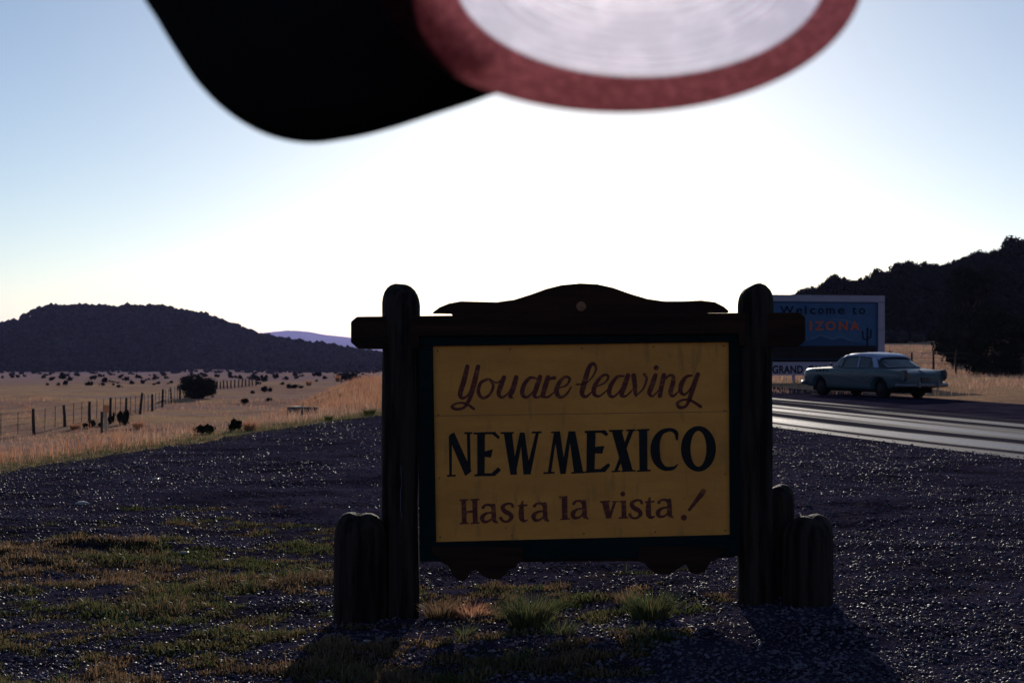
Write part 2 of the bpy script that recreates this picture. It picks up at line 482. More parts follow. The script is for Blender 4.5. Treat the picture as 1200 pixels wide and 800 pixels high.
# road sheet
hw = 3.25
cr = np.linspace(-hw, hw, 21)
P = np.array(ROAD)
RXg = P[:, 0:1] + np.cos(P[:, 2:3]) * (cr + .0); RYg = P[:, 1:2] - np.sin(P[:, 2:3]) * cr
RZg = H(RXg, RYg) + .06 - .02 * (np.abs(cr) / hw) ** 4
me = np_mesh('road', np.stack([RXg, RYg, RZg], -1).reshape(-1, 3), grid_faces(len(P), 21), True)
uvl = me.uv_layers.new(name='UVMap')
lv = np.zeros(len(me.loops), np.int32); me.loops.foreach_get('vertex_index', lv)
dist = np.concatenate([[0], np.cumsum(np.hypot(np.diff(P[:, 0]), np.diff(P[:, 1])))])
uu = np.tile(cr / (2 * hw) + .5, len(P)); vv = np.repeat(dist, 21)
uvl.data.foreach_set('uv', np.stack([uu[lv], vv[lv]], -1).ravel().astype(np.float32))
tag(link('road', me, M['road']), kind='structure')

# dark shoulder across the road
cs = np.linspace(3.1, 8.3, 14)
SX = P[:, 0:1] + np.cos(P[:, 2:3]) * (cs + .5 * fbm(P[:, 1:2] / 3, P[:, 1:2] * 0) * (cs > 7.5)); SY = P[:, 1:2] - np.sin(P[:, 2:3]) * cs
SZ = H(SX, SY) + np.where(cs > 8, -.06, .045)
kk = (P[:, 1] > -40) & (P[:, 1] < 120)
me = np_mesh('far_shoulder', np.stack([SX, SY, SZ], -1)[kk].reshape(-1, 3), grid_faces(int(kk.sum()), 14), True)
tag(link('far_shoulder', me, M['gravel']), kind='structure')

# mesa on the left
MPX = [-500, -300, -120, -30, 10, 22, 32, 45, 60, 100, 180, 225, 245, 265, 282, 310, 345, 370, 410, 445, 500, 560]
MPY = [430, 415, 395, 382, 376, 373, 368, 362, 359, 357.5, 359, 363, 368, 376, 384, 394, 400, 403, 410, 414, 424, 436]
def mesa_z(px, d):
    top = EYE + (HY - np.interp(px, MPX, MPY)) * 1010 / F - 3.0 + 1.2 * fbm(px / 30, d / 60)
    base = Hs(-200, 700) - 1.5
    front = 800 + 60 * fbm(px / 60, px * 0 + 2) + np.interp(px, [300, 450], [0, -40])
    k = smooth(front, front + 230, d) * (1 - smooth(1350, 1900, d))
    return base + (top - base) * k
pxs = np.linspace(-500, 560, 260); ds = np.concatenate([np.linspace(740, 1100, 60), np.linspace(1110, 1950, 24)])
PXg, Dg = np.meshgrid(pxs, ds)
Zg = mesa_z(PXg, Dg)
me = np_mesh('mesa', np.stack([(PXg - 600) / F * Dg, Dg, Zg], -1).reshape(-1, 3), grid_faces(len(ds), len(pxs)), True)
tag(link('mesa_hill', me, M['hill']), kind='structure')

# far mountains
KX = [-900, 200, 290, 310, 335, 360, 395, 430, 520, 640, 800, 1000, 1200, 1900]
KY = [402, 400, 395, 390, 387, 389, 394, 397, 399, 402, 398, 400, 396, 400]
pxs = np.linspace(-900, 1900, 400); ts = np.linspace(0, 1, 12)
PXg, Tg = np.meshgrid(pxs, ts)
Dg = 13500 + 2500 * Tg
top = EYE + (HY - np.interp(PXg, KX, KY)) * 15000 / F + 14 * fbm(PXg / 22, PXg * 0 + 1.5)
Zg = -14 + (top + 14) * np.sin(np.pi * np.minimum(Tg, .98))
me = np_mesh('mountains', np.stack([(PXg - 600) / F * Dg, Dg, Zg], -1).reshape(-1, 3), grid_faces(12, 400), True)
tag(link('far_mountains', me, M['mountain']), kind='structure')

# ------------------------------------------------------------------ the wooden sign
D0 = 8.1
YAW = R(-3.2)
PS = Vector(((680 - 600) / F * D0, D0, 0))
sign = empty('wooden_sign', (PS.x, PS.y, 0), YAW,
             'dark timber state line sign with ochre yellow board reading You are leaving New Mexico', 'sign')
ca, sa = math.cos(YAW), math.sin(YAW)
def S(px, py, off=0.0):
    "photo pixel -> (x, z) in the sign's own plane, off metres in front of it"
    # plane: point PS + normal*off, normal facing camera = (sin, -cos)
    n = Vector((sa, -ca, 0))
    dvec = Vector(((px - 600) / F, 1, (HY - py) / F))
    p0 = PS + n * off
    t = p0.dot(n) / dvec.dot(n)
    q = dvec * t
    dx, dy = q.x - PS.x, q.y - PS.y
    return (dx * ca + dy * sa, q.z + EYE)

def sprism(pts, y0, y1, off=None):
    o = -y0 if off is None else off
    return [S(p[0], p[1], o) for p in pts]

def log_post(name, pxl, pxr, ptop, yoff, parent, mat_, zbase=None, lean=0, flat=.55):
    c = S((pxl + pxr) / 2, ptop, -yoff); wl = S(pxl, ptop, -yoff)[0]; wr = S(pxr, ptop, -yoff)[0]
    r = (wr - wl) / 2; top = c[1]
    base = -.35
    n = 28; prof = []
    zs = list(np.linspace(base, top - r * 1.1, 16))
    V = []; Fc = []
    rows = [(z, 1.0 + .015 * math.sin(z * 7) + .05 * max(0, .3 - z)) for z in zs]
    for a in (15, 30, 45, 60, 75, 86):
        rows.append((top - r * 1.1 + r * 1.1 * math.sin(R(a)), math.cos(R(a)) ** flat))
    for i, (z, k) in enumerate(rows):
        for j in range(n):
            a = 2 * math.pi * j / n
            q = 1 + .035 * math.sin(3 * a + z * 2 + c[0] * 9) + .02 * math.sin(11 * a + c[0]) 
            z_ = z + k * ((max(0, i - 15) / 6) * r * .16 * math.sin(a * 2 + pxl) + (.016 * math.sin(a + pxl * .7) if i > 14 else 0))
            q *= 1 + .02 * float(vnoise(3 * math.cos(a) + pxl, z * 9 + 3 * math.sin(a))) - .08 * max(0, float(vnoise(1.6 * math.cos(a) + pxl * .3, z * .8 + 3 + 1.6 * math.sin(a))) - .35)
            V.append((c[0] + lean * (z) + r * k * q * math.cos(a), yoff + r * k * q * math.sin(a) * .95, z_))
    m = len(rows)
    for i in range(m - 1):
        for j in range(n):
            Fc.append((i * n + j, i * n + (j + 1) % n, (i + 1) * n + (j + 1) % n, (i + 1) * n + j))
    Fc.append(tuple((m - 1) * n + j for j in range(n)))
    mb = MB(); mb.add(V, Fc)
    return mb.build(name, mat_, parent, sm=True)

log_post('post', 448, 491, 333, 0.0, sign, M['post'], flat=.85)
for pxc, ofs in ((457.5, .07), (470, .103)):  # two fissures of the left post as pale strips, their highlight painted in
    mb = MB(); pts = []
    for k in range(26):
        yv = 345 + k * 10.5 + (0 if pxc > 460 else 8); c_ = S(pxc + .8 * math.sin(k * 1.3) + .5 * math.sin(k * 3.1), yv, .1)
        pts.append((c_[0], -ofs + (.03 * max(0, 1 - k / 2)), c_[1]))
    mb.tube(pts, [.0012 + .0022 * abs(math.sin(k * .9)) for k in range(26)], 5); mb.build('fissure_highlight', M['fissure_glint'], sign)
log_post('post', 865, 906, 334, 0.0, sign, M['post'])

# cross beam in front-to-back centre of posts (notched through them)
bw = [(411, 377), (418, 371), (500, 370), (700, 368), (937, 366), (944, 372), (944, 399), (936, 406), (866, 406.4), (866, 391), (491, 394), (491, 409), (420, 409), (411, 401)]
mb = MB(); mb.prism(sprism(bw, -.07, .07), -.07, .07)
mb.build('cross_beam', M['beam'], sign, bevel=.006)
# carved header board
hd = [(507, 366), (515, 360), (526, 355.5), (540, 353), (560, 353.5), (582, 354), (603, 351), (622, 345), (640, 338.5), (658, 334), (680, 332),
      (700, 333), (718, 337), (738, 344), (758, 350), (778, 353), (800, 353), (822, 352), (838, 354), (848, 359), (854, 364)]
mb = MB(); mb.prism(sprism(hd + [(854, 366.3), (829, 366.6), (827, 371), (532, 373), (529, 367.6), (507, 367.3)], -.03, .03), -.032, .032)
mb.build('carved_header', M['beam'], sign, bevel=.006)
c = S(681, 359, .04)
mb = MB(); mb.lathe([(.030, 0), (.030, .006), (.024, .010), (.010, .011)], 20, Matrix.Translation((c[0], -.032, c[1])) @ Matrix.Rotation(R(90), 4, 'X'))
mb.build('bolt_head', M['bolt'], sign)
# backing board / green frame : four rails round the panel
outer = [(490, 394), (866, 389), (868, 655), (491, 657)]
inner = [(507, 405), (854, 400), (855, 626), (511, 635)]
mb = MB(); mb.prism(sprism([(491, 408), (866, 405), (866, 640), (492, 648)], -.02, .02), .012, .045)
mb.build('backing_board', M['frame'], sign)
rails = [[(490, 409.5), (866, 406.5), (866, 389), (490, 392)],
         ]
def rail(pts, nm='frame_rail', y0=-.035, y1=.010):
    mb = MB(); mb.prism(sprism(pts, y0, y1, .02), y0, y1); return mb.build(nm, M['frame'], sign, bevel=.004)
rail([(490, 391), (866, 388), (866, 400.2), (490, 405.6)], y0=-.040)
rail([(490, 398), (507, 398), (511, 634.6), (492, 656)])
rail([(854, 394), (867, 394), (868, 650), (855.3, 626)])
rail([(508, 634.9), (858, 626.2), (868.5, 651), (491, 657.5)], y0=-.037)
# yellow board
mb = MB(); mb.prism(sprism([(506, 404.5), (855, 399.5), (856, 626.5), (510, 635.5)], -.02, 0, .012), -.012, .008)
panel = mb.build('panel', M['panel'], sign)
panel['label'] = 'ochre yellow board with hand painted lettering'
# hairline joint of the two panel sheets
mb = MB(); mb.prism(sprism([(508, 487), (854, 481.6), (854, 482.2), (508, 487.6)], 0, 0, .0125), -.0128, -.011)
mb.build('board_joint', M['bolt'], panel)
# lower mouldings
mb = MB(); mb.prism(sprism([(498, 650), (860, 646), (860, 652), (748, 656.5), (613, 657.5), (507, 657)], 0, 0, 0), -.024, .03)
mb.build('bottom_rail', M['beam'], sign, bevel=.004)
ap1 = [(506, 640), (507, 648), (515, 652), (518, 658), (524, 661), (529, 666), (532, 674), (538, 679), (545, 679), (550, 673), (552, 668), (558, 667),
       (564, 672), (573, 677), (584, 678), (592, 673), (597, 666), (605, 664), (607, 659), (613, 657), (613, 640)]
ap2 = [(748, 640), (748, 657), (756, 659), (760, 665), (768, 671), (778, 672.5), (788, 670), (796, 664), (803, 660), (806, 664), (809, 670), (816, 672),
       (825, 670), (829, 664), (832, 658), (839, 655), (843, 649), (850, 644), (853, 640)]
for ap in (ap1, ap2):
    mb = MB(); mb.prism(sprism(ap, 0, 0, .03), -.052, -.026)
    mb.build('scalloped_apron', M['beam'], sign, bevel=.003)
# nail heads round the board
for px, py in ((513, 411), (598, 409), (682, 408), (766, 406), (848, 405), (516, 629), (600, 627), (684, 625), (768, 623), (850, 621), (514, 486), (849, 481), (515, 560), (850, 555)):
    c = S(px, py, .013)
    mb = MB(); mb.lathe([(.0055, 0), (.0055, .0012), (.003, .0025)], 10, Matrix.Translation((c[0], -.0118, c[1])) @ Matrix.Rotation(R(90), 4, 'X')); mb.build('nail_head', M['bolt'], panel)

# ---- lettering: brush strokes laid 1.5 mm proud of the board
def catmull(P, k=7):
    P = [np.array(p, float) for p in P]
    Q = [2 * P[0] - P[1]] + P + [2 * P[-1] - P[-2]]
    out = []
    for i in range(1, len(Q) - 2):
        for j in range(k):
            t = j / k
            out.append(.5 * ((2 * Q[i]) + (Q[i + 1] - Q[i - 1]) * t + (2 * Q[i - 1] - 5 * Q[i] + 4 * Q[i + 1] - Q[i + 2]) * t * t
                             + (-Q[i - 1] + 3 * Q[i] - 3 * Q[i + 1] + Q[i + 2]) * t ** 3))
    out.append(Q[-2])
    return out
def fill_mesh(polys2d, offs):
    """each poly -> thin slab; polys as lists of quads or polygons (x,z)"""
    mb = MB()
    for poly, y in zip(polys2d, offs):
        mb.prism(poly, y, y + .0012)
    return mb
_lay = [0]
def letter(parts, origin, scale, mat_, name='letter', parent=None):
    """parts: ('s', pts, widths) strokes, ('p', polygon), ('d', centre, radius), ('r', centre, outer, inner) in crop pixels"""
    mb = MB()
    def W(p): return S(origin[0] + p[0] / scale, origin[1] + p[1] / scale, .0135)
    for i, part in enumerate(parts):
        y = -.0128 - .00035 * ((_lay[0]) % 6); _lay[0] += 1
        if part[0] == 's':
            pts, ws = part[1], part[2]
            if not hasattr(ws, '__len__'): ws = [ws] * len(pts)
            C3 = catmull([(p[0], p[1], w_) for p, w_ in zip(pts, ws)])
            L, Rr = [], []
            for j, q in enumerate(C3):
                a = C3[max(j - 1, 0)]; b = C3[min(j + 1, len(C3) - 1)]
                t = np.array([b[0] - a[0], b[1] - a[1]]); t /= max(np.hypot(*t), 1e-6)
                nn = np.array([-t[1], t[0]]) * max(q[2], 3) * .5
                L.append((q[0] + nn[0], q[1] + nn[1])); Rr.append((q[0] - nn[0], q[1] - nn[1]))
            n = len(L)
            Vv = [(W(p)[0], y, W(p)[1]) for p in L] + [(W(p)[0], y, W(p)[1]) for p in Rr]
            mb.add(Vv, [(j, j + 1, n + j + 1, n + j) for j in range(n - 1)])
            for q, wd in ((C3[0], ws[0]), (C3[-1], ws[-1])):
                cc = [W((q[0] + math.cos(a) * wd / 2, q[1] + math.sin(a) * wd / 2)) for a in np.linspace(0, 2 * math.pi, 13)[:-1]]
                mb.add([(p[0], y - .00012, p[1]) for p in cc], [tuple(range(12))])
        elif part[0] == 'p':
            mb.add([(W(p)[0], y, W(p)[1]) for p in part[1]], [tuple(range(len(part[1])))])
        elif part[0] == 'd':
            cc = [W((part[1][0] + math.cos(a) * part[2], part[1][1] + math.sin(a) * part[2])) for a in np.linspace(0, 2 * math.pi, 17)[:-1]]
            mb.add([(p[0], y, p[1]) for p in cc], [tuple(range(16))])
        elif part[0] == 'r':
            n = 40; aa = [2 * math.pi * k / n for k in range(n)]
            co = [W((part[1][0] + math.cos(a) * part[2][0], part[1][1] + math.sin(a) * part[2][1])) for a in aa]
            ci = [W((part[1][0] + math.cos(a) * part[3][0], part[1][1] + math.sin(a) * part[3][1])) for a in aa]
            mb.add([(p[0], y, p[1]) for p in co + ci], [(k, (k + 1) % n, n + (k + 1) % n, n + k) for k in range(n)])
    return mb.build(name, mat_, parent or panel)
def sh(parts, dx, dy):
    out = []
    for p in parts:
        if p[0] in 'sp': out.append((p[0], [(a + dx, b + dy) for a, b in p[1]], *p[2:]))
        else: out.append((p[0], (p[1][0] + dx, p[1][1] + dy), *p[2:]))
    return out

C1, C2, K1 = (500, 400), (670, 400), 6.667
br = M['brown']
L1 = [
 (C1, [('s', [(318, 195), (290, 310), (262, 405), (275, 440), (312, 428), (345, 375)], [34, 42, 38, 28, 16, 10]),
       ('s', [(402, 195), (372, 320), (338, 440), (295, 512), (232, 528), (198, 508), (240, 481), (310, 486), (368, 525)], [34, 42, 34, 22, 24, 24, 16, 20, 22])]),
 (C1, [('s', [(470, 295), (420, 325), (404, 395), (440, 442), (495, 410), (520, 345), (490, 292)], [22, 26, 30, 24, 22, 22, 18]),
       ('s', [(505, 300), (545, 322), (585, 300)], [12, 12, 10])]),
 (C1, [('s', [(604, 280), (578, 350), (562, 408), (590, 436), (642, 395), (688, 300)], [34, 38, 32, 20, 12, 8]),
       ('s', [(700, 280), (674, 370), (652, 428), (675, 440)], [36, 40, 30, 10])]),
 (C1, [('s', [(858, 288), (808, 284), (762, 335), (746, 405), (778, 436), (830, 392), (872, 305)], [16, 26, 34, 34, 22, 12, 10]),
       ('s', [(886, 275), (858, 360), (840, 420), (872, 436), (912, 400)], [34, 38, 32, 16, 8])]),
 (C1, [('s', [(948, 278), (925, 355), (905, 425)], [36, 40, 34]), ('s', [(918, 350), (960, 295), (998, 283)], [8, 18, 30]),
       ('s', [(905, 428), (950, 432), (1005, 385)], [22, 16, 8])]),
 (C1, [('s', [(1030, 362), (1090, 342), (1118, 292), (1082, 275), (1038, 318), (1014, 388), (1040, 432), (1088, 415), (1130, 355)],
        [12, 14, 22, 20, 30, 38, 28, 18, 10])]),
 (C2, [('s', [(38, 335), (100, 330), (155, 285), (190, 215), (168, 172), (132, 210), (100, 320), (80, 400), (108, 432), (155, 395)],
        [14, 12, 12, 20, 26, 36, 42, 38, 24, 10])]),
 (C2, [('s', [(190, 352), (258, 322), (286, 275), (255, 260), (208, 300), (174, 365), (178, 412), (218, 425), (285, 372)],
        [12, 14, 20, 20, 28, 36, 32, 18, 8])]),
 (C2, [('s', [(408, 270), (358, 275), (310, 335), (292, 400), (320, 432), (372, 390), (418, 300)], [14, 24, 34, 34, 22, 12, 8]),
       ('s', [(440, 263), (410, 350), (390, 412), (422, 426), (480, 372)], [34, 40, 36, 18, 8])]),
 (C2, [('s', [(484, 265), (492, 330), (497, 400), (500, 428)], [38, 36, 28, 12]), ('s', [(500, 428), (560, 365), (586, 290), (568, 256)], [10, 14, 18, 22])]),
 (C2, [('s', [(654, 262), (624, 350), (606, 402), (632, 426), (682, 378)], [36, 40, 34, 18, 8]), ('d', (660, 205), 21)]),
 (C2, [('s', [(720, 262), (703, 340), (688, 425)], [36, 38, 34]),
       ('s', [(700, 340), (748, 275), (790, 268), (792, 318), (772, 395), (792, 426), (832, 392)], [8, 18, 26, 36, 36, 22, 8])]),
 (C2, [('s', [(938, 265), (896, 275), (860, 325), (850, 385), (880, 414), (924, 370), (965, 280)], [16, 26, 36, 34, 20, 12, 12]),
       ('s', [(985, 256), (954, 340), (924, 435), (893, 502), (845, 514), (826, 482), (868, 456), (930, 460), (1008, 508)],
        [34, 38, 34, 22, 28, 26, 18, 20, 24])]),
]
for o, parts in L1: letter(parts, o, K1, br)

B3, B4 = (510, 490), (670, 490)
L2 = [
 (B3, [('p', [(106, 140), (130, 150), (130, 442), (110, 442)]), ('p', [(92, 441), (162, 439), (162, 453), (92, 456)]),
       ('p', [(106, 150), (112, 128), (148, 108), (285, 412), (235, 450)]), ('p', [(248, 118), (272, 118), (278, 412), (252, 350)]),
       ('p', [(228, 107), (290, 106), (290, 121), (228, 123)])]),
 (B3, [('p', [(328, 112), (388, 110), (386, 440), (330, 444)]), ('p', [(298, 110), (468, 104), (506, 148), (496, 162), (445, 124), (300, 126)]),
       ('p', [(384, 258), (450, 240), (436, 306), (384, 300)]), ('p', [(304, 452), (305, 440), (345, 428), (440, 428), (492, 380), (514, 404), (465, 450)])]),
 (B3, [('p', [(535, 112), (600, 112), (640, 438), (588, 440)]), ('p', [(662, 110), (692, 110), (634, 410), (616, 330)]),
       ('p', [(662, 110), (698, 110), (745, 436), (690, 438)]), ('p', [(785, 116), (810, 116), (745, 436), (728, 340)]),
       ('p', [(510, 107), (615, 105), (615, 119), (513, 122)]), ('p', [(755, 103), (832, 101), (832, 115), (755, 118)])]),
 (B3, [('p', [(928, 106), (952, 106), (906, 422), (880, 422)]), ('p', [(924, 102), (975, 102), (1022, 432), (978, 434)]),
       ('p', [(1042, 102), (1066, 102), (1020, 425), (1002, 320)]), ('p', [(1040, 100), (1094, 100), (1158, 424), (1085, 426)]),
       ('p', [(846, 420), (932, 416), (932, 430), (846, 434)]), ('p', [(1063, 418), (1168, 414), (1168, 427), (1063, 431)]),
       ('p', [(905, 103), (975, 100), (975, 112), (905, 115)])]),
 (B4, [('p', [(118, 100), (186, 98), (178, 412), (115, 418)]), ('p', [(100, 97), (262, 91), (286, 124), (270, 138), (230, 112), (102, 114)]),
       ('p', [(178, 222), (256, 214), (238, 276), (176, 272)]), ('p', [(103, 426), (104, 412), (170, 396), (225, 394), (286, 348), (302, 366), (262, 418)])]),
 (B4, [('p', [(312, 96), (390, 94), (478, 410), (400, 412)]), ('p', [(448, 94), (484, 92), (358, 412), (332, 412)]),
       ('p', [(290, 90), (402, 87), (402, 101), (292, 105)]), ('p', [(425, 87), (500, 84), (500, 97), (425, 100)]),
       ('p', [(310, 409), (380, 405), (380, 417), (312, 421)]), ('p', [(386, 406), (498, 401), (498, 413), (386, 418)])]),
 (B4, [('p', [(525, 92), (590, 90), (592, 408), (530, 410)]), ('p', [(510, 85), (607, 81), (607, 95), (510, 99)]),
       ('p', [(510, 404), (617, 399), (617, 412), (510, 417)])]),
 (B4, [('s', [(822, 162), (815, 112), (768, 88), (700, 110), (660, 175), (652, 255), (670, 335), (722, 388), (790, 388), (830, 358)],
        [18, 32, 28, 40, 62, 72, 62, 38, 26, 6])]),
 (B4, [('r', (990, 237), (137, 178), (62, 140))]),
]
for o, parts in L2: letter(parts, o, K1, M['black'])

H5, H6, K5 = (520, 560), (680, 560), 1200 / 170
A_ = [('s', [(325, 242), (345, 222), (385, 222), (408, 248)], [26, 18, 22, 26]), ('s', [(412, 225), (414, 300), (416, 345), (442, 366)], [32, 38, 36, 14]),
      ('s', [(405, 282), (350, 292), (318, 325), (332, 358), (372, 354), (405, 325)], [14, 22, 38, 28, 18, 12])]
S_ = [('s', [(570, 232), (560, 212), (520, 212), (488, 236), (502, 270), (545, 295), (560, 325), (530, 356), (492, 354), (472, 330)],
       [26, 18, 20, 32, 38, 38, 34, 20, 20, 28])]
T_ = [('s', [(652, 192), (642, 260), (644, 330), (664, 354), (692, 346)], [14, 42, 42, 26, 12]), ('p', [(612, 222), (692, 214), (692, 230), (612, 236)])]
L3 = [
 (H5, [('p', [(145, 180), (186, 178), (190, 372), (150, 374)]), ('p', [(236, 176), (277, 174), (281, 368), (241, 370)]), ('p', [(180, 270), (245, 264), (245, 284), (180, 290)]),
       ('p', [(130, 174), (202, 171), (202, 185), (130, 188)]), ('p', [(220, 171), (295, 168), (295, 182), (220, 186)]),
       ('p', [(132, 368), (206, 365), (206, 378), (132, 382)]), ('p', [(222, 366), (296, 362), (296, 375), (222, 380)])]),
 (H5, A_), (H5, S_), (H5, T_), (H5, sh(A_, 425, -12)),
 (H5, [('p', [(975, 155), (1022, 152), (1024, 336), (980, 340)]), ('p', [(952, 150), (1022, 145), (1022, 160), (955, 166)]), ('p', [(965, 334), (1042, 329), (1042, 341), (965, 346)])]),
 (H5, sh(A_, 750, -32)),
 (H6, [('p', [(178, 192), (232, 190), (256, 330), (215, 334)]), ('p', [(278, 190), (300, 189), (252, 334), (236, 305)]),
       ('p', [(160, 189), (246, 184), (246, 197), (164, 203)]), ('p', [(264, 189), (312, 186), (312, 197), (264, 200)])]),
 (H6, [('p', [(340, 185), (378, 183), (382, 326), (342, 329)]), ('p', [(320, 188), (378, 183), (378, 196), (322, 200)]),
       ('p', [(318, 322), (397, 318), (397, 330), (318, 335)]), ('d', (352, 130), 21)]),
 (H6, sh(S_, -62, -28)), (H6, sh(T_, -78, -30)), (H6, sh(A_, 325, -42)),
 (H6, [('p', [(998, 100), (1015, 88), (1035, 92), (1042, 110), (1030, 132), (904, 276), (886, 264)]), ('d', (857, 325), 25)]),
]
for o, parts in L3: letter(parts, o, K5, br)

# short logs leaning against the feet of the posts: things of their own
def stub(px_l, px_r, ptop, yoff, label):
    e = log_post('log_stump', px_l, px_r, ptop, yoff, None, M['post'], flat=.58)
    e.location = (PS.x, PS.y, 0); e.rotation_euler = (0, 0, YAW)
    tag(e, label, 'log')
stub(391, 452, 601, -.10, 'thick short round-topped log standing left of the left sign post')
stub(898, 931, 569, .16, 'thinner taller short log between the right sign post and the outer log')
stub(918, 976, 604, -.05, 'thick short round-topped log standing outermost right of the sign')

# ------------------------------------------------------------------ billboard across the road
DB = 62.0
bb = empty('billboard', (ray(955, 408, DB).x, DB, 0), 0, 'white framed blue billboard reading Welcome to Arizona behind the parked car', 'billboard')
bx0 = bb.location.x
def Bp(px, py): return ((px - 600) / F * DB - bx0, EYE + (HY - py) / F * DB)
def bprism(pts, y0, y1, name, m, parent=bb, bevel=0):
    mb = MB(); mb.prism([Bp(*p) for p in pts], y0, y1); return mb.build(name, m, parent, bevel=bevel)
face = bprism([(880, 352), (1029, 353), (1029, 421), (880, 421)], 0, .05, 'face_panel', M['bb_blue'])
bprism([(873, 345), (1036.5, 346.5), (1036.5, 354), (873, 352.5)], -.06, .10, 'frame_board', M['white_paint'])
bprism([(873, 353), (880.5, 353), (880.5, 421), (873, 421)], -.055, .10, 'frame_board', M['white_paint'])
bprism([(1029, 354.5), (1036.5, 354.5), (1036.5, 421), (1029, 421)], -.055, .10, 'frame_board', M['white_paint'])
# deeper edge of sky panel
bprism([(881, 353.5), (1028, 354.4), (1028, 356), (881, 355)], -.008, -.004, 'painted_border', M['bb_blue2'], face)
bprism([(1025.5, 356), (1028.5, 356), (1028.5, 420), (1025.5, 420)], -.008, -.004, 'painted_border', M['bb_blue2'], face)
# painted desert
bprism([(881, 405), (1027, 405), (1027, 420.5), (881, 420.5)], -.012, -.008, 'painted_desert', M['bb_land'], face)
bprism([(881, 405), (895, 398), (912, 402), (925, 396), (940, 401), (952, 398), (962, 393), (975, 398), (985, 395), (1000, 400), (1015, 403), (1027, 405)],
       -.009, -.005, 'painted_ridge', M['bb_blue2'], face)
bprism([(950, 396), (962, 391.5), (975, 396.5), (985, 393.5), (1000, 399), (998, 400), (985, 395.2), (975, 398.2), (962, 393.3), (951, 397.4)],
       -.0115, -.0095, 'painted_ridge_light', M['bb_haze'], face)
bprism([(965, 373), (990, 376), (1003, 381), (1010, 380), (1004, 379), (990, 374)], -.006, -.003, 'painted_cloud', M['bb_haze'], face)
mb = MB()
for pts, r in (([(1016.5, 420), (1016.5, 384)], 1.0), ([(1016.5, 398), (1011.5, 397), (1011, 388)], .8), ([(1016.5, 396), (1020.5, 395), (1020.8, 386)], .8)):
    for a, b in zip(pts, pts[1:]):
        mb.tube([(Bp(*a)[0], -.008, Bp(*a)[1]), (Bp(*b)[0], -.008, Bp(*b)[1])], r / F * DB, 8)
mb.build('painted_cactus', M['bb_navy'], face)
# lower strip
strip = bprism([(868, 424), (1010, 424), (1010, 439.5), (868, 439.5)], -.02, .03, 'name_strip', M['white_paint'])
bprism([(874, 421), (1036, 421), (1036, 424.2), (874, 424.2)], .02, .08, 'cross_rail', M['dark'])
for px in (884, 930.5, 985, 1032):
    mb = MB(); x, z = Bp(px, 424)
    zb = Hs(x + bx0, DB) - .3
    mb.box((x, .10, (z - .1 + zb) / 2), (.13, .10, z - .1 - zb)); mb.build('support_post', M['white_paint'], bb, bevel=.008)

def text(body, px, py, hpx, wpx, m, parent, y, bold=.02, plane=Bp, name='lettering', bp=bb, spacing=1.0, k=F / DB):
    cu = bpy.data.curves.new(name, 'FONT'); cu.body = body; cu.size = 1; cu.offset = bold; cu.extrude = .004; cu.space_character = spacing
    cu.align_x = 'LEFT'
    o = bpy.data.objects.new(name, cu); COL.objects.link(o)
    dg = bpy.context.evaluated_depsgraph_get()
    me = bpy.data.meshes.new_from_object(o.evaluated_get(dg))
    bpy.data.objects.remove(o)
    co = np.zeros(len(me.vertices) * 3, np.float32); me.vertices.foreach_get('co', co); co = co.reshape(-1, 3)
    mn = co.min(0); mx = co.max(0)
    x0, z0 = plane(px, py)
    sx = wpx / k / (mx[0] - mn[0]); sz = hpx / k / (mx[1] - mn[1])
    out = np.stack([x0 + (co[:, 0] - mn[0]) * sx, y - co[:, 2], z0 + (co[:, 1] - mn[1]) * sz], -1)
    me.vertices.foreach_set('co', out.ravel().astype(np.float32)); me.update()
    me.materials.clear()
    return link(name, me, m, parent)
def chars(lst, yb, m, parent, y, bold):
    for ch, x0, x1, hh_ in lst: text(ch, x0, yb, hh_, x1 - x0, m, parent, y, bold, name='letter')
chars([('W', 914, 930, 9.5), ('e', 933, 940, 7), ('l', 943, 945, 9.5), ('c', 949, 955.5, 7), ('o', 958.5, 965, 7), ('m', 968, 978, 7), ('e', 982, 989.5, 7),
       ('t', 998.5, 1003.5, 8.5), ('o', 1006.5, 1013.5, 7)], 368, M['bb_navy'], face, -.03, .012)
chars([('A', 917, 929, 10.5), ('R', 933, 943.5, 10.5), ('I', 948.5, 951.3, 10.5), ('Z', 955, 965, 10.5), ('O', 967.5, 979, 10.5), ('N', 983, 993, 10.5), ('A', 996, 1007, 10.5)],
      387, M['bb_orange'], face, -.03, .02)
text('GRAND', 905, 437.5, 9.5, 36, M['bb_navy'], strip, -.025, .03, spacing=1.05)
text('CANYON', 947, 437.5, 9.5, 40, M['bb_navy'], strip, -.025, .03, spacing=1.05)

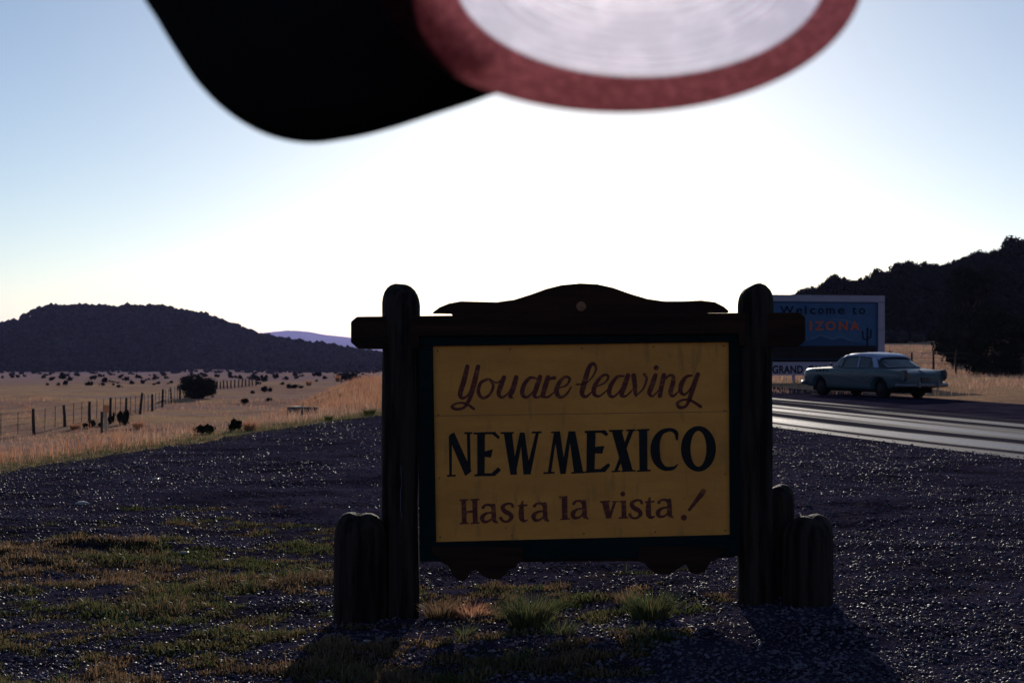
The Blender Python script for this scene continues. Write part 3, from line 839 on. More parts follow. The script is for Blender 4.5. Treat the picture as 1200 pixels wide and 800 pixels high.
# ------------------------------------------------------------------ the car
def build_car():
    car = empty('parked_car', label='pale green 1950s sedan with lighter blue roof parked across the road, nose to the left', cat='car')
    # x forward (front = +x), y left, z up.  length 5.3, half width .97
    st = [  # x, halfwidth at belt, top z (centre), shoulder z, bottom z
        (2.64, .80, .86, .84, .42), (2.55, .90, .95, .93, .34), (2.30, .94, 1.00, .985, .30), (1.80, .955, 1.04, 1.00, .27), (1.20, .96, 1.07, 1.01, .25),
        (.95, .965, 1.08, 1.01, .25), (.3, .97, 1.06, 1.01, .24), (-.6, .97, 1.06, 1.02, .24), (-1.25, .97, 1.06, 1.03, .24), (-1.5, .965, 1.05, 1.02, .26),
        (-2.0, .955, 1.01, .99, .30), (-2.4, .93, .95, .975, .34), (-2.62, .88, .87, .95, .38), (-2.68, .82, .78, .90, .44)]
    rows = []
    for x, hw_, zt, zs, zb in st:
        half = [(0, zt), (hw_ * .5, zt - .005), (hw_ * .78, zt - .02 if zt >= zs else zt), (hw_ * .88, zs), (hw_ * .96, zs - .03), (hw_ * 1.0, zs - .12), (hw_ * 1.01, zs - .28),
                (hw_ * .99, (zb + zs) / 2 - .02), (hw_ * .975, zb + .12), (hw_ * .93, zb), (0, zb)]
        ring = [(x, y, z) for y, z in half] + [(x, -y, z) for y, z in half[-2:0:-1]]
        rows.append(ring)
    n = len(rows[0])
    mb = MB()
    mb.add([p for r in rows for p in r], [(i * n + k, i * n + (k + 1) % n, (i + 1) * n + (k + 1) % n, (i + 1) * n + k) for i in range(len(rows) - 1) for k in range(n)]
           + [tuple(range(n))[::-1], tuple((len(rows) - 1) * n + k for k in range(n))])
    me = mb.mesh('body')
    bm = bmesh.new(); bm.from_mesh(me); bmesh.ops.recalc_face_normals(bm, faces=bm.faces); bm.to_mesh(me); bm.free()
    tmp = bpy.data.objects.new('tmp', me); COL.objects.link(tmp)
    ss = tmp.modifiers.new('s', 'SUBSURF'); ss.levels = 2; ss.render_levels = 2
    cut = []
    for wx in (1.62, -1.52):
        c_ = MB(); c_.lathe([(.40, -1.2), (.40, 1.2)], 32, Matrix.Translation((wx, 0, .34)) @ Matrix.Rotation(R(90), 4, 'X'))
        cm = c_.mesh('cut'); bm = bmesh.new(); bm.from_mesh(cm); bmesh.ops.recalc_face_normals(bm, faces=bm.faces); bm.to_mesh(cm); bm.free()
        co = bpy.data.objects.new('cut', cm); COL.objects.link(co)
        b = tmp.modifiers.new('b', 'BOOLEAN'); b.operation = 'DIFFERENCE'; b.object = co; b.solver = 'EXACT'
        cut.append(co)
    dg = bpy.context.evaluated_depsgraph_get()
    me2 = bpy.data.meshes.new_from_object(tmp.evaluated_get(dg))
    for o in cut + [tmp]: bpy.data.objects.remove(o)
    me2.materials.clear()
    body = link('body', me2, M['car_body'], car, True)
    me2.polygons.foreach_set('use_smooth', [p.area < .2 for p in me2.polygons])
    # dark inner block so the arches read as deep
    mb = MB(); mb.box((0, 0, .47), (4.7, 1.25, .56)); mb.build('underbody', M['dark'], car)
    # greenhouse (glass volume) and roof
    gh = [(1.02, .78, 1.03), (.55, .74, 1.40), (.30, .70, 1.475), (-.30, .70, 1.50), (-.85, .68, 1.465), (-1.15, .64, 1.40), (-1.72, .66, 1.04)]
    rows = []
    for x, hw_, z in gh:
        b = 1.0
        rows.append([(x, .84 if z > 1.1 else .80, b), (x, hw_ + (.02 if z > 1.1 else 0), z - .07 if z > 1.1 else z - .01), (x, hw_ * .8, z - .015), (x, 0, z),
                     (x, -hw_ * .8, z - .015), (x, -hw_ - (.02 if z > 1.1 else 0), z - .07 if z > 1.1 else z - .01), (x, -(.84 if z > 1.1 else .80), b)])
    n = 7
    g_ = MB(); g_.add([p for r in rows for p in r], [(i * n + k, i * n + k + 1, (i + 1) * n + k + 1, (i + 1) * n + k) for i in range(len(rows) - 1) for k in range(n - 1)])
    g_.build('windows', M['glass'], car)
    # roof shell, 12 mm proud
    rf = [(.62, .71, 1.385), (.50, .725, 1.435), (.25, .73, 1.495), (-.3, .73, 1.525), (-.85, .71, 1.495), (-1.12, .67, 1.43), (-1.22, .64, 1.385)]
    V = []
    for x, hw_, z in rf:
        V += [(x, hw_ + .025, z - .11), (x, hw_, z - .05), (x, hw_ * .8, z - .01), (x, hw_ * .4, z + .004), (x, 0, z + .008), (x, -hw_ * .4, z + .004), (x, -hw_ * .8, z - .01),
              (x, -hw_, z - .05), (x, -hw_ - .025, z - .11)]
    n = 9
    r_ = MB(); r_.add(V, [(i * n + k, i * n + k + 1, (i + 1) * n + k + 1, (i + 1) * n + k) for i in range(len(rf) - 1) for k in range(n - 1)])
    ro = r_.build('roof', M['car_roof'], car, sm=True)
    sd = ro.modifiers.new('t', 'SOLIDIFY'); sd.thickness = .03; sd.offset = -1
    # pillars
    for s in (1, -1):
        for nm, a, b, wd in (('windscreen_pillar', (1.06, .79, 1.03), (.58, .735, 1.39), .03), ('rear_pillar', (-1.26, .83, 1.02), (-1.02, .715, 1.40), .11),
                             ('door_pillar', (-.35, .855, 1.02), (-.33, .735, 1.41), .025), ('vent_divider', (.55, .852, 1.02), (.38, .74, 1.40), .014)):
            p = MB(); a = Vector(a); b = Vector(b); a.y *= s; b.y *= s
            d = Vector((wd, 0, 0)); o_ = Vector((0, s * .012, 0)); i_ = Vector((0, -s * .03, 0))
            p.add([a - d + o_, a + d + o_, b + d + o_, b - d + o_, a - d + i_, a + d + i_, b + d + i_, b - d + i_],
                  [(0, 1, 2, 3), (7, 6, 5, 4), (0, 4, 5, 1), (1, 5, 6, 2), (2, 6, 7, 3), (3, 7, 4, 0)])
            p.build(nm, M['car_roof'] if 'pillar' in nm else M['chrome'], car)
    # body coloured belt / cowl apron under the glass
    mb = MB(); mb.tube([(1.04, -.80, 1.03), (1.08, 0, 1.075), (1.04, .80, 1.03)], .022, 8); mb.build('windscreen_trim', M['chrome'], car)
    mb = MB(); mb.tube([(-1.70, -.66, 1.05), (-1.76, 0, 1.065), (-1.70, .66, 1.05)], .022, 8); mb.build('rear_window_trim', M['chrome'], car)
    for s in (1, -1):
        mb = MB(); mb.tube([(1.04, s * .80, 1.03), (.5, s * .862, 1.02), (-.5, s * .868, 1.03), (-1.3, s * .845, 1.035), (-1.68, s * .68, 1.05)], .016, 8)
        mb.build('belt_trim', M['chrome'], car)
        # side spear
        mb = MB(); mb.tube([(2.35, s * .955, .80), (1.0, s * .985, .78), (-.2, s * .99, .68), (-.85, s * .985, .56), (-1.05, s * .985, .66), (-1.3, s * .98, .80), (-2.55, s * .93, .78)], .014, 6)
        mb.build('side_spear', M['chrome'], car)
        for k in range(4):
            mb = MB(); mb.lathe([(.045, 0), (.045, .02), (.03, .024)], 14, Matrix.Translation((1.75 - k * .19, s * .935, .905)) @ Matrix.Rotation(R(-90 * s), 4, 'X'))
            mb.build('fender_port', M['dark'], car)
        for hx in (.02, -.75):
            mb = MB(); mb.tube([(hx - .02, s * .97, .86), (hx, s * 1.005, .865), (hx - .16, s * 1.005, .865), (hx - .18, s * .97, .86)], .012, 6); mb.build('door_handle', M['chrome'], car)
        # head lamp, tail lamp, rear fender fin
        mb = MB(); mb.lathe([(.115, -.10), (.12, .0), (.10, .03), (.05, .05)], 20, Matrix.Translation((2.56, s * .70, .80)) @ Matrix.Rotation(R(90), 4, 'Y'))
        mb.build('headlight', M['lamp'], car)
        mb = MB(); mb.prism([(-2.10, .93), (-2.45, .955), (-2.70, .99), (-2.73, .97), (-2.72, .70), (-2.66, .60), (-2.40, .78)], s * .80, s * .905)
        mb.build('rear_fin', M['car_body'], car, bevel=.02)
        mb = MB(); mb.tube([(-2.72, s * .85, .95), (-2.75, s * .85, .90), (-2.75, s * .85, .72), (-2.72, s * .85, .66)], [.03, .045, .045, .03], 10)
        mb.build('tail_light', M['tail'], car)
        mb = MB(); mb.tube([(.95, s * .92, 1.02), (.93, s * .95, 1.10)], .01, 6); mb.lathe([(.055, 0), (.05, .03), (.02, .05)], 12, Matrix.Translation((.93, s * .96, 1.13)) @ Matrix.Rotation(R(90), 4, 'Y'))
        mb.build('wing_mirror', M['chrome'], car)
    # bumpers
    mb = MB(); mb.tube([(2.35, -1.0, .46), (2.68, -.85, .46), (2.76, -.4, .46), (2.76, .4, .46), (2.68, .85, .46), (2.35, 1.0, .46)], .075, 10); mb.build('front_bumper', M['chrome'], car, sm=True)
    mb = MB(); mb.tube([(-2.40, -.99, .47), (-2.74, -.86, .47), (-2.80, -.4, .47), (-2.80, .4, .47), (-2.74, .86, .47), (-2.40, .99, .47)], .08, 10); mb.build('rear_bumper', M['chrome'], car, sm=True)
    for s in (1, -1):
        mb = MB(); mb.box((-2.88, s * .42, .50), (.07, .07, .22)); mb.build('bumper_guard', M['chrome'], car, bevel=.015)
    mb = MB(); mb.box((2.62, 0, .70), (.08, 1.2, .20)); mb.build('grille', M['chrome'], car, bevel=.02)
    mb = MB(); mb.box((-2.71, 0, .66), (.02, .32, .16)); mb.build('licence_plate', M['plate'], car)
    mb = MB(); mb.tube([(-2.40, 0, .965), (-2.72, 0, .86)], .018, 6); mb.build('boot_trim', M['chrome'], car)
    # seats seen through the glass are dark; wheels
    for wx in (1.62, -1.52):
        for s in (1, -1):
            Mx = Matrix.Translation((wx, s * .76, .34)) @ Matrix.Rotation(R(-90 * s), 4, 'X')
            mb = MB(); mb.lathe([(.19, -.10), (.32, -.10), (.345, -.06), (.345, .06), (.32, .095), (.20, .095)], 28, Mx); wh = mb.build('wheel', M['tyre'], car, sm=True)
            mb = MB(); mb.lathe([(.20, .085), (.20, .10), (.15, .115), (.08, .13), (.03, .14)], 24, Mx); mb.build('hub_cap', M['hub'], wh, sm=True)
    return car
car = build_car()
CD = 44.0
cx = (1020 - 600) / F * CD
car.location = (cx, CD, Hs(cx, CD) + .03)
# nose points away and to the left
car.rotation_euler = (0, 0, R(90 + 26)); car.scale = (.925,) * 3

# ------------------------------------------------------------------ vegetation builders
def ico(sub=1):
    bm = bmesh.new(); bmesh.ops.create_icosphere(bm, subdivisions=sub, radius=1)
    V = np.array([v.co[:] for v in bm.verts]); Fc = np.array([[v.index for v in f.verts] for f in bm.faces]); bm.free()
    return V, Fc
ICO1, ICO2 = ico(1), ico(2)

def leaves(cent, size, rg):
    "random small quads (as 2 tris each) at the given centres"
    n = len(cent)
    a = rg.normal(size=(n, 3)); a /= np.linalg.norm(a, axis=1)[:, None]
    b = rg.normal(size=(n, 3)); b -= a * (a * b).sum(1)[:, None]; b /= np.linalg.norm(b, axis=1)[:, None]
    s = (size * rg.uniform(.5, 1.3, n))[:, None]
    V = np.stack([cent - a * s, cent - b * s * .5, cent + a * s, cent + b * s * .5], 1).reshape(-1, 3)
    Fc = np.arange(n * 4).reshape(-1, 4)
    return V, Fc

def crown_mesh(name, rx, rz, zc, nleaf, leaf, seed, clumps=26):
    rg = np.random.default_rng(seed)
    c = rg.normal(size=(clumps, 3)); c /= np.linalg.norm(c, axis=1)[:, None]
    c *= rg.uniform(.35, .86, clumps)[:, None]
    cl = c * [rx, rx, rz]
    rad_ = rg.uniform(.22, .42, clumps) * rx
    per = nleaf // clumps; cents = []
    Vs, Fs, off = [], [], 0
    for k in range(clumps):
        p = rg.normal(size=(per, 3)); p /= np.linalg.norm(p, axis=1)[:, None]
        p *= (rad_[k] * rg.uniform(.6, 1.12, per) ** .6)[:, None]
        p[:, 2] *= .8
        cents.append(cl[k] + p)
        V, Fc = ICO1
        V = V * rad_[k] * .72 * rg.uniform(.75, 1.2, (len(V), 1)) * [1, 1, .8] + cl[k]
        Vs.append(V); Fs.append(np.hstack([Fc, Fc[:, 2:3]]) + off); off += len(V)
    V, Fc = leaves(np.vstack(cents), leaf, rg)
    Vs.append(V)
    V = np.vstack(Vs); V[:, 2] += zc
    faces = [tuple(f[:3]) for F_ in Fs for f in F_] + [tuple(f) for f in (Fc + off)]
    me = bpy.data.meshes.new(name); me.from_pydata(V.tolist(), [], faces); me.update()
    return me
def trunk_mesh(name, h, r, seed, spread=1.0):
    rd = random.Random(seed); mb = MB()
    bend = rd.uniform(-.15, .15)
    mb.tube([(0, 0, -.3), (bend * .3, 0, h * .3), (bend, bend * .5, h * .65), (bend * 1.2, 0, h)], [r * 1.3, r, r * .7, r * .35], 8)
    for k in range(6):
        a = rd.uniform(0, 6.28); z0 = h * rd.uniform(.2, .6); l = spread * rd.uniform(.5, 1)
        mb.tube([(bend * .5, 0, z0), (math.cos(a) * l * .5, math.sin(a) * l * .5, z0 + h * .15), (math.cos(a) * l, math.sin(a) * l, z0 + h * .4)], [r * .5, r * .35, r * .12], 6)
    return mb.mesh(name)

def tree(name, loc, crown_me, trunk_me, scale, rz, label, cat, group=None, crown_mat=None):
    e = empty(name, loc, rz, label, cat, group)
    e.scale = scale
    link('trunk', trunk_me, M['bark'], e); link('crown', crown_me, crown_mat or M['juniper'], e)
    return e

# the wooded hill on the right: every tree a thing
HC = [crown_mesh('hill_crown', 2.4, 2.0, 2.7, 1900, .20, 100 + k) for k in range(6)]
HT = [trunk_mesh('hill_trunk', 3.2, .18, 200 + k, 1.6) for k in range(3)]
rd = random.Random(5)
cands = []
for row in range(22):
    d = 178 + row * 6.2
    px = 872 + rd.uniform(0, 14)
    while px < 1265:
        cands.append((px + rd.uniform(-5, 5), d + rd.uniform(-2.5, 2.5)))
        px += 4.6 / d * F * rd.uniform(.75, 1.15)
cnt = 0
for px, d in cands:
    x = (px - 600) / F * d
    if px < 935 and d < 225: continue
    if px < 1000 and d < 190: continue
    if cnt >= 285: break
    z = Hs(x, d)
    edge_thin = smooth(900, 960, px)
    if rd.random() > .25 + .75 * edge_thin: continue
    s = rd.choice([rd.uniform(.55, .9), rd.uniform(.8, 1.3)]) * (0.6 + .4 * edge_thin)
    sk = 1.35 if d > 262 else 1
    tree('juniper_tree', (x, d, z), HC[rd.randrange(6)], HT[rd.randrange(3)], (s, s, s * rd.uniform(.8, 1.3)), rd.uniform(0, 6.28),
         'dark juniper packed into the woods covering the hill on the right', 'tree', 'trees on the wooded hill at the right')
    cnt += 1
print('hill trees', cnt)

sn = 2600
sd_ = rng.uniform(172, 300, sn); su = rng.uniform(900, 1290, sn); sx = (su - 600) / F * sd_
kk = rng.random(sn) < smooth(890, 960, su); sx, sd_ = sx[kk], sd_[kk]
HILLSCRUB = np.stack([sx, sd_, H(sx, sd_)], -1)
# the nearer trees at the right edge
def near_tree(px, d, wpx, y_top, y_bot, seed, label, n=5200):
    x = (px - 600) / F * d; z0 = Hs(x, d)
    zt = EYE + (HY - y_top) / F * d - z0; zb = EYE + (HY - y_bot) / F * d - z0
    rx = wpx / F * d / 2; rz = (zt - zb) / 2
    cm = crown_mesh('crown', rx * 1.0, rz * 1.0, (zt + zb) / 2, n, .13, seed, 34)
    tm = trunk_mesh('trunk', zt * .7, .16, seed, rx * .7)
    tree('juniper_tree', (x, d, z0), cm, tm, (1, 1, 1), 0, label, 'tree')
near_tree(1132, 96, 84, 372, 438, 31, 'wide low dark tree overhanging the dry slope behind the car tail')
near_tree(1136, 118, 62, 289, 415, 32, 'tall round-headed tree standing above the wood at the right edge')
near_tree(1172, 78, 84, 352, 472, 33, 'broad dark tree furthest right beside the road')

# woodland on the mesa: one far-off mass
def blob_field(name, pts, scl, m, seed, kind='stuff', sub=ICO1, per=2):
    rg = np.random.default_rng(seed)
    Vb, Fb = sub; n = len(pts)
    Vs, Fs = [], []
    pts = np.asarray(pts)
    for k in range(per):
        off = rg.normal(size=(n, 3)) * [.35, .35, .18] * scl[:, None] + [0, 0, 0]
        s = scl[:, None] * rg.uniform(.55, 1.0, (n, 1))
        jit = rg.uniform(.72, 1.25, (n, len(Vb), 1))
        V = pts[:, None, :] + off[:, None, :] + Vb[None] * s[:, None, :] * jit * [1, 1, .95] + [0, 0, .6] * scl[:, None, None]
        Fk = Fb[None] + (np.arange(n) * len(Vb))[:, None, None] + k * n * len(Vb)
        Vs.append(V.reshape(-1, 3)); Fs.append(Fk.reshape(-1, 3))
    me = np_mesh(name, np.vstack(Vs), np.vstack(Fs))
    o = link(name, me, m); o['kind'] = kind
    return o
so_ = blob_field('hillside_scrub', HILLSCRUB, rng.uniform(.7, 1.3, len(HILLSCRUB)), M['far_juniper'], 9)
so_['label'] = 'dense low scrub filling the ground between the trees on the right hill'; so_['category'] = 'scrub'
n = 9000
px = rng.uniform(-260, 520, n); d = 775 + 330 * rng.random(n) ** .8
z = mesa_z(px, d)
keep = (z > Hs(-200, 700) - .3 + 1.2 * rng.random(n)) 
thin = (px < 52) & (px > 18) & (z > 17) & (rng.random(n) < .8)      # bald pale shoulder at the far left of the mesa
keep &= ~thin
pts = np.stack([(px - 600) / F * d, d, z], -1)[keep]
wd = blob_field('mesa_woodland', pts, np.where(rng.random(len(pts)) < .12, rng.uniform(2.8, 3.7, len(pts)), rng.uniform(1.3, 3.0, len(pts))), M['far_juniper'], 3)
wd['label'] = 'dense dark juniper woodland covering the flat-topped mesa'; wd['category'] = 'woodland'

# scattered junipers on the plain below the mesa, each a thing
def bush_mesh(seed, nleaf=260, leaf=.22):
    rg = np.random.default_rng(seed); k = 9
    c = rg.normal(size=(k, 3)) * [.45, .45, .25]; c[:, 2] = np.abs(c[:, 2]) + .35
    Vs, faces, off = [], [], 0
    for q in c:
        V, Fc = ICO1; V = V * rg.uniform(.28, .5) * rg.uniform(.75, 1.2, (len(V), 1)) + q
        V[:, 2] = np.maximum(V[:, 2], -.05)
        Vs.append(V); faces += [tuple(f + off) for f in Fc]; off += len(V)
    p = c[rg.integers(0, k, nleaf)] + rg.normal(size=(nleaf, 3)) * .26
    p[:, 2] = np.maximum(p[:, 2], .02)
    V, Fc = leaves(p, leaf * .6, rg); Vs.append(V); faces += [tuple(f) for f in Fc + off]
    me = bpy.data.meshes.new('foliage'); me.from_pydata(np.vstack(Vs).tolist(), [], faces); me.update()
    return me
BM = [bush_mesh(300 + k) for k in range(5)]
rd = random.Random(77)
def plain_depth(px, y):
    "distance on the terrain seen at photo pixel (px, y)"
    for d in np.geomspace(60, 1100, 500):
        if EYE + (HY - y) / F * d <= Hs((px - 600) / F * d, d): return d
    return 1000
spots = [(41, 437, 9), (51, 443, 5), (75, 444, 9), (83, 446, 6), (109, 445, 7), (122, 448, 7), (132, 448, 3.5), (147, 446, 6), (155, 450, 5), (162, 443, 6), (168, 450, 5),
         (175, 445, 3), (139, 454, 4), (185, 450, 4), (60, 436, 6), (90, 440, 4), (69, 452, 4), (300, 445, 11), (308, 447, 8), (322, 444, 7), (345, 441, 6), (352, 438, 6),
         (365, 436, 7), (372, 441, 6), (385, 433, 5), (395, 438, 5), (376, 434, 4), (420, 436, 5), (430, 433, 5), (330, 437, 7), (318, 438, 5), (404, 434, 4), (282, 444, 5), (270, 440, 5)]
for k in range(230):
    spots.append((rd.uniform(-60, 445), rd.choice([rd.uniform(431, 438), rd.uniform(432, 444), rd.uniform(433, 452)]), rd.uniform(2.2, 5.5)))
for px, y, wpx in spots:
    d = min(plain_depth(px, y), 790); x = (px - 600) / F * d
    if d < 125: continue
    s = wpx / F * d / 1.55
    o = link('juniper_bush', BM[rd.randrange(5)], M['far_juniper'])
    o.location = (x, d, Hs(x, d)); o.scale = (s, s, s * rd.uniform(.8, 1.3)); o.rotation_euler = (0, 0, rd.uniform(0, 6.28))
    tag(o, 'small dark juniper dotted over the pale plain between fence and mesa', 'bush', 'junipers scattered on the plain below the mesa')

# big round bush by the fence
def ground_at(px, y):
    d = plain_depth_near(px, y); return (px - 600) / F * d, d
def plain_depth_near(px, y):
    for d in np.geomspace(6, 900, 1400):
        if EYE + (HY - y) / F * d <= Hs((px - 600) / F * d, d): return d
    return 400
x, d = ground_at(233, 467)
print('bush', x, d)
wm = 44 / F * d; hm = 29 / F * d
cm = crown_mesh('foliage', wm / 2, hm / 2, hm * .48, 5200, .09, 41, 40)
o = link('round_bush', cm, M['juniper']); o.location = (x, d, Hs(x, d))
tag(o, 'big round dark bush at the bend of the fence', 'bush')

# roadside scrub at the field edge, each a thing
scrub = [(145, 498, 15, 18, 'juniper', 'dark upright shrub just right of the orange-tipped stake'), (131, 497, 8, 14, 'juniper', 'narrow dark shrub touching the orange-tipped stake'),
         (88, 503, 18, 8, 'rust', 'low dark brown clump left of the stake'), (108, 501, 17, 8, 'juniper', 'flat dark clump directly left of the stake base'),
         (162, 502, 20, 10, 'rust', 'low russet clump right of the dark upright shrub'), (240, 508, 22, 11, 'juniper', 'low dark green clump at the gravel edge below the round bush'),
         (275, 505, 18, 12, 'juniper', 'left one of the paired dark clumps at the gravel edge'), (293, 505, 24, 14, 'rust', 'right one of the paired clumps at the gravel edge, russet topped'),
         (385, 493, 14, 8, 'green', 'small green clump at the gravel edge right of the culvert box'), (433, 487, 20, 10, 'green', 'bright green weeds at the gravel edge beside the left post'),
         (296, 461, 7, 4, 'juniper', 'tiny dark clump on the bare field left of the paired ones'), (311, 459, 12, 6, 'juniper', 'dark clump on the bare field above the culvert box'),
         (345, 455, 16, 5, 'juniper', 'long low dark clump on the field crest'), (316, 470, 10, 4, 'juniper', 'small flat clump halfway to the culvert box'),
         (287, 473, 12, 5, 'juniper', 'flat dark patch on the field below the bush'), (362, 452, 10, 8, 'rust', 'brown tuft on the field crest'),
         (405, 446, 22, 12, 'juniper', 'leafy dark shrub on the crest above the tall golden weeds'), (396, 447, 9, 9, 'rust', 'thin shrub on the crest left of the leafy one')]
def tuft_mesh(seed, n=60, w_=.5, h=1.0, lean=.5, bw_=.02, curl=.4):
    rg = np.random.default_rng(seed)
    a = rg.uniform(0, 6.28, n); r0 = w_ * .35 * np.sqrt(rg.random(n)); l = h * rg.uniform(.5, 1.05, n); ln = lean * rg.uniform(.2, 1.2, n)
    b0 = np.stack([np.cos(a) * r0, np.sin(a) * r0, np.zeros(n) - .02], -1)
    dr = np.stack([np.cos(a), np.sin(a), np.zeros(n)], -1)
    t = rg.uniform(0, 6.28, n); sd = np.stack([np.cos(t), np.sin(t), np.zeros(n)], -1) * (bw_ / 2)
    up = np.array([0, 0, 1.0])
    m1 = b0 + up * (l * .55)[:, None] + dr * (ln * l * .35)[:, None]
    m2 = b0 + up * (l * (1 - curl * ln * .4))[:, None] + dr * (ln * l * .95)[:, None]
    V = np.stack([b0 - sd, b0 + sd, m1 + sd * .8, m1 - sd * .8, m2], 1).reshape(-1, 3)
    i = np.arange(n)[:, None] * 5
    q = i + [0, 1, 2, 3]; tr = i + [3, 2, 4, 4]
    faces = [tuple(f) for f in q.tolist()] + [tuple(f[:3]) for f in tr.tolist()]
    me = bpy.data.meshes.new('blades'); me.from_pydata(V.tolist(), [], faces); me.update()
    return me
for k, (px, y, wpx, hpx, kind, lab) in enumerate(scrub):
    x, d = ground_at(px, y); sc = d / F
    if kind == 'juniper':
        me = bush_mesh(500 + k, 420, .16); s = (wpx * sc / 1.9, wpx * sc / 1.9, hpx * sc / 1.1); mt = M['juniper']
    else:
        me = tuft_mesh(500 + k, 260, 1.0, 1.0, .5, .04); s = (wpx * sc * .75, wpx * sc * .75, hpx * sc); mt = M['rust_weed'] if kind == 'rust' else M['green_grass']
    o = link('shrub', me, mt); o.location = (x, d, Hs(x, d) + .0); o.scale = s
    tag(o, lab, 'shrub')

# ------------------------------------------------------------------ fences
def post_mesh(h, r, seed):
    rd_ = random.Random(seed); mb = MB(); b = rd_.uniform(-.04, .04)
    mb.tube([(0, 0, -.3), (b, 0, h * .5), (b * 1.6, b, h)], [r * 1.1, r, r * .9], 8); return mb.mesh('post')
def fence(name, P, h, r, label, sag=.0, wires=4, stays=0, tall=None):
    e = empty(name, (P[0][0], P[0][1], Hs(*P[0])), 0, label, 'fence'); o0 = e.location
    pm = [post_mesh(h, r, 900 + k) for k in range(4)]; rd_ = random.Random(len(P))
    tops = []
    for i, (x, y) in enumerate(P):
        z = Hs(x, y); o = link('fence_post', pm[i % 4], M['fence'], e); k = rd_.uniform(.9, 1.08)
        o.location = Vector((x, y, z)) - o0; o.scale = (1, 1, k); o.rotation_euler = (rd_.uniform(-.05, .05), rd_.uniform(-.05, .05), rd_.uniform(0, 6))
        tops.append(Vector((x, y, z)))
    for w_ in range(wires):
        mb = MB(); hh = h * (.22 + .70 * w_ / max(1, wires - 1)); pts = []
        for a, b in zip(tops, tops[1:]):
            for t in (0, .5): pts.append(a.lerp(b, t) + Vector((0, 0, hh - (sag if t else 0))) - o0)
        pts.append(tops[-1] + Vector((0, 0, hh)) - o0)
        mb.tube(pts, .011, 4, False); mb.build('wire', M['wire'], e)
    if stays:
        for a, b in zip(tops, tops[1:]):
            for t in np.linspace(0, 1, stays + 2)[1:-1]:
                q = a.lerp(b, float(t)) - o0; mb = MB(); q.z = Hs(q.x + o0.x, q.y + o0.y) - o0.z
                mb.tube([q + Vector((0, 0, .1)), q + Vector((.02, 0, h * .95))], .022, 5); mb.build('fence_stay', M['fence'], e)
    return e
fp = [(-75, 520), (-20, 515), (40, 509), (76, 500), (105, 494.5), (129, 490), (147, 488), (164, 485.5), (178, 482), (190, 477), (201, 472), (211, 468)]
FP = [ground_at(*p) for p in fp]
FP = [(float(a), float(b)) for a, b in FP]
print('fence', [(round(a, 1), round(b, 1)) for a, b in FP])
fence('wire_fence', FP, 1.35, .085, 'nearer wire fence with dark posts running from the left edge to the round bush', .02, 4, 2)
fp2 = [(254 + 4.2 * k, 456 - .42 * k) for k in range(12)]
FP2 = [ground_at(*p) for p in fp2]
FP2 = [(float(a), float(b)) for a, b in FP2]
print('fence2', [(round(a, 1), round(b, 1)) for a, b in FP2])
fence('wire_fence', FP2, .95, .08, 'farther line of fence posts continuing right of the round bush', .0, 3)
FP3 = []
for px in range(1042, 1260, 26):
    d = 84 - (px - 1042) * .05; FP3.append(((px - 600) / F * d, d))
fence('wire_fence', FP3, 1.35, .06, 'thin post and wire fence on the dry slope behind the car', .02, 4)

# marker stakes
x, d = ground_at(124, 509)
e = empty('marker_stake', (x, d, Hs(x, d)), 0, 'pale wooden stake with a faded orange top in the roadside weeds', 'stake')
sc = d / F
mb = MB(); mb.box((0, 0, 14 * sc - .1), (.16, .06, 28 * sc + .2)); mb.build('stake_body', M['stake'], e, bevel=.006)
mb = MB(); mb.box((.05, -.045, 30 * sc), (.26, .03, 9 * sc)); mb.build('orange_plate', M['orange'], e, bevel=.006)
mb = MB(); mb.box((0, 0, 0), (.13, .10, 26 * sc)); o = mb.build('short_stake', M['fence'], bevel=.01)
x2, d2 = ground_at(119.5, 507); o.location = (x2, d2, Hs(x2, d2) + 12 * sc)
tag(o, 'dark weathered stake touching the left side of the orange-tipped stake', 'stake')

# concrete culvert box
x, d = ground_at(355, 487)
print('culvert', x, d)
sc = d / F
e = empty('culvert_headwall', (x, d, Hs(x, d)), R(-8), 'long low grey concrete culvert box half hidden in golden weeds', 'culvert')
mb = MB(); mb.box((0, 0, 5 * sc - .2), (36 * sc, .16, 11 * sc + .4)); mb.build('front_wall', M['concrete'], e, bevel=.02)
mb = MB(); mb.box((-17 * sc, .5, 4.5 * sc - .2), (.15, .9, 11 * sc + .4)); mb.build('side_wall', M['concrete'], e, bevel=.02)

# ------------------------------------------------------------------ grasses
def blades(name, x, y, z, h, lean, wdt, m, seed, label=None, cat=None, kind='stuff', bend=True):
    rg = np.random.default_rng(seed); n = len(x)
    a = rg.uniform(0, 6.28, n); t = rg.uniform(0, 6.28, n)
    h = h * rg.uniform(.45, 1.15, n); ln = lean * rg.uniform(.1, 1.2, n)
    b0 = np.stack([x, y, z - .01], -1)
    dr = np.stack([np.cos(a), np.sin(a), a * 0], -1)
    sd = np.stack([np.cos(t), np.sin(t), a * 0], -1) * (np.broadcast_to(wdt, (n,))[:, None] / 2)
    up = np.array([0, 0, 1.0])
    m1 = b0 + up * (h * .6)[:, None] + dr * (ln * h * .35)[:, None]
    m2 = b0 + up * (h * (1 - .3 * np.minimum(ln, 1)))[:, None] + dr * (ln * h)[:, None]
    V = np.stack([b0 - sd, b0 + sd, m1 + sd * .7, m1 - sd * .7, m2], 1).reshape(-1, 3)
    i = np.arange(n)[:, None] * 5
    T = np.vstack([i + [0, 1, 2], i + [0, 2, 3], i + [3, 2, 4]])
    me = np_mesh(name, V, T)
    o = link(name, me, m); o['kind'] = kind
    if label: o['label'] = label
    if cat: o['category'] = cat
    return o

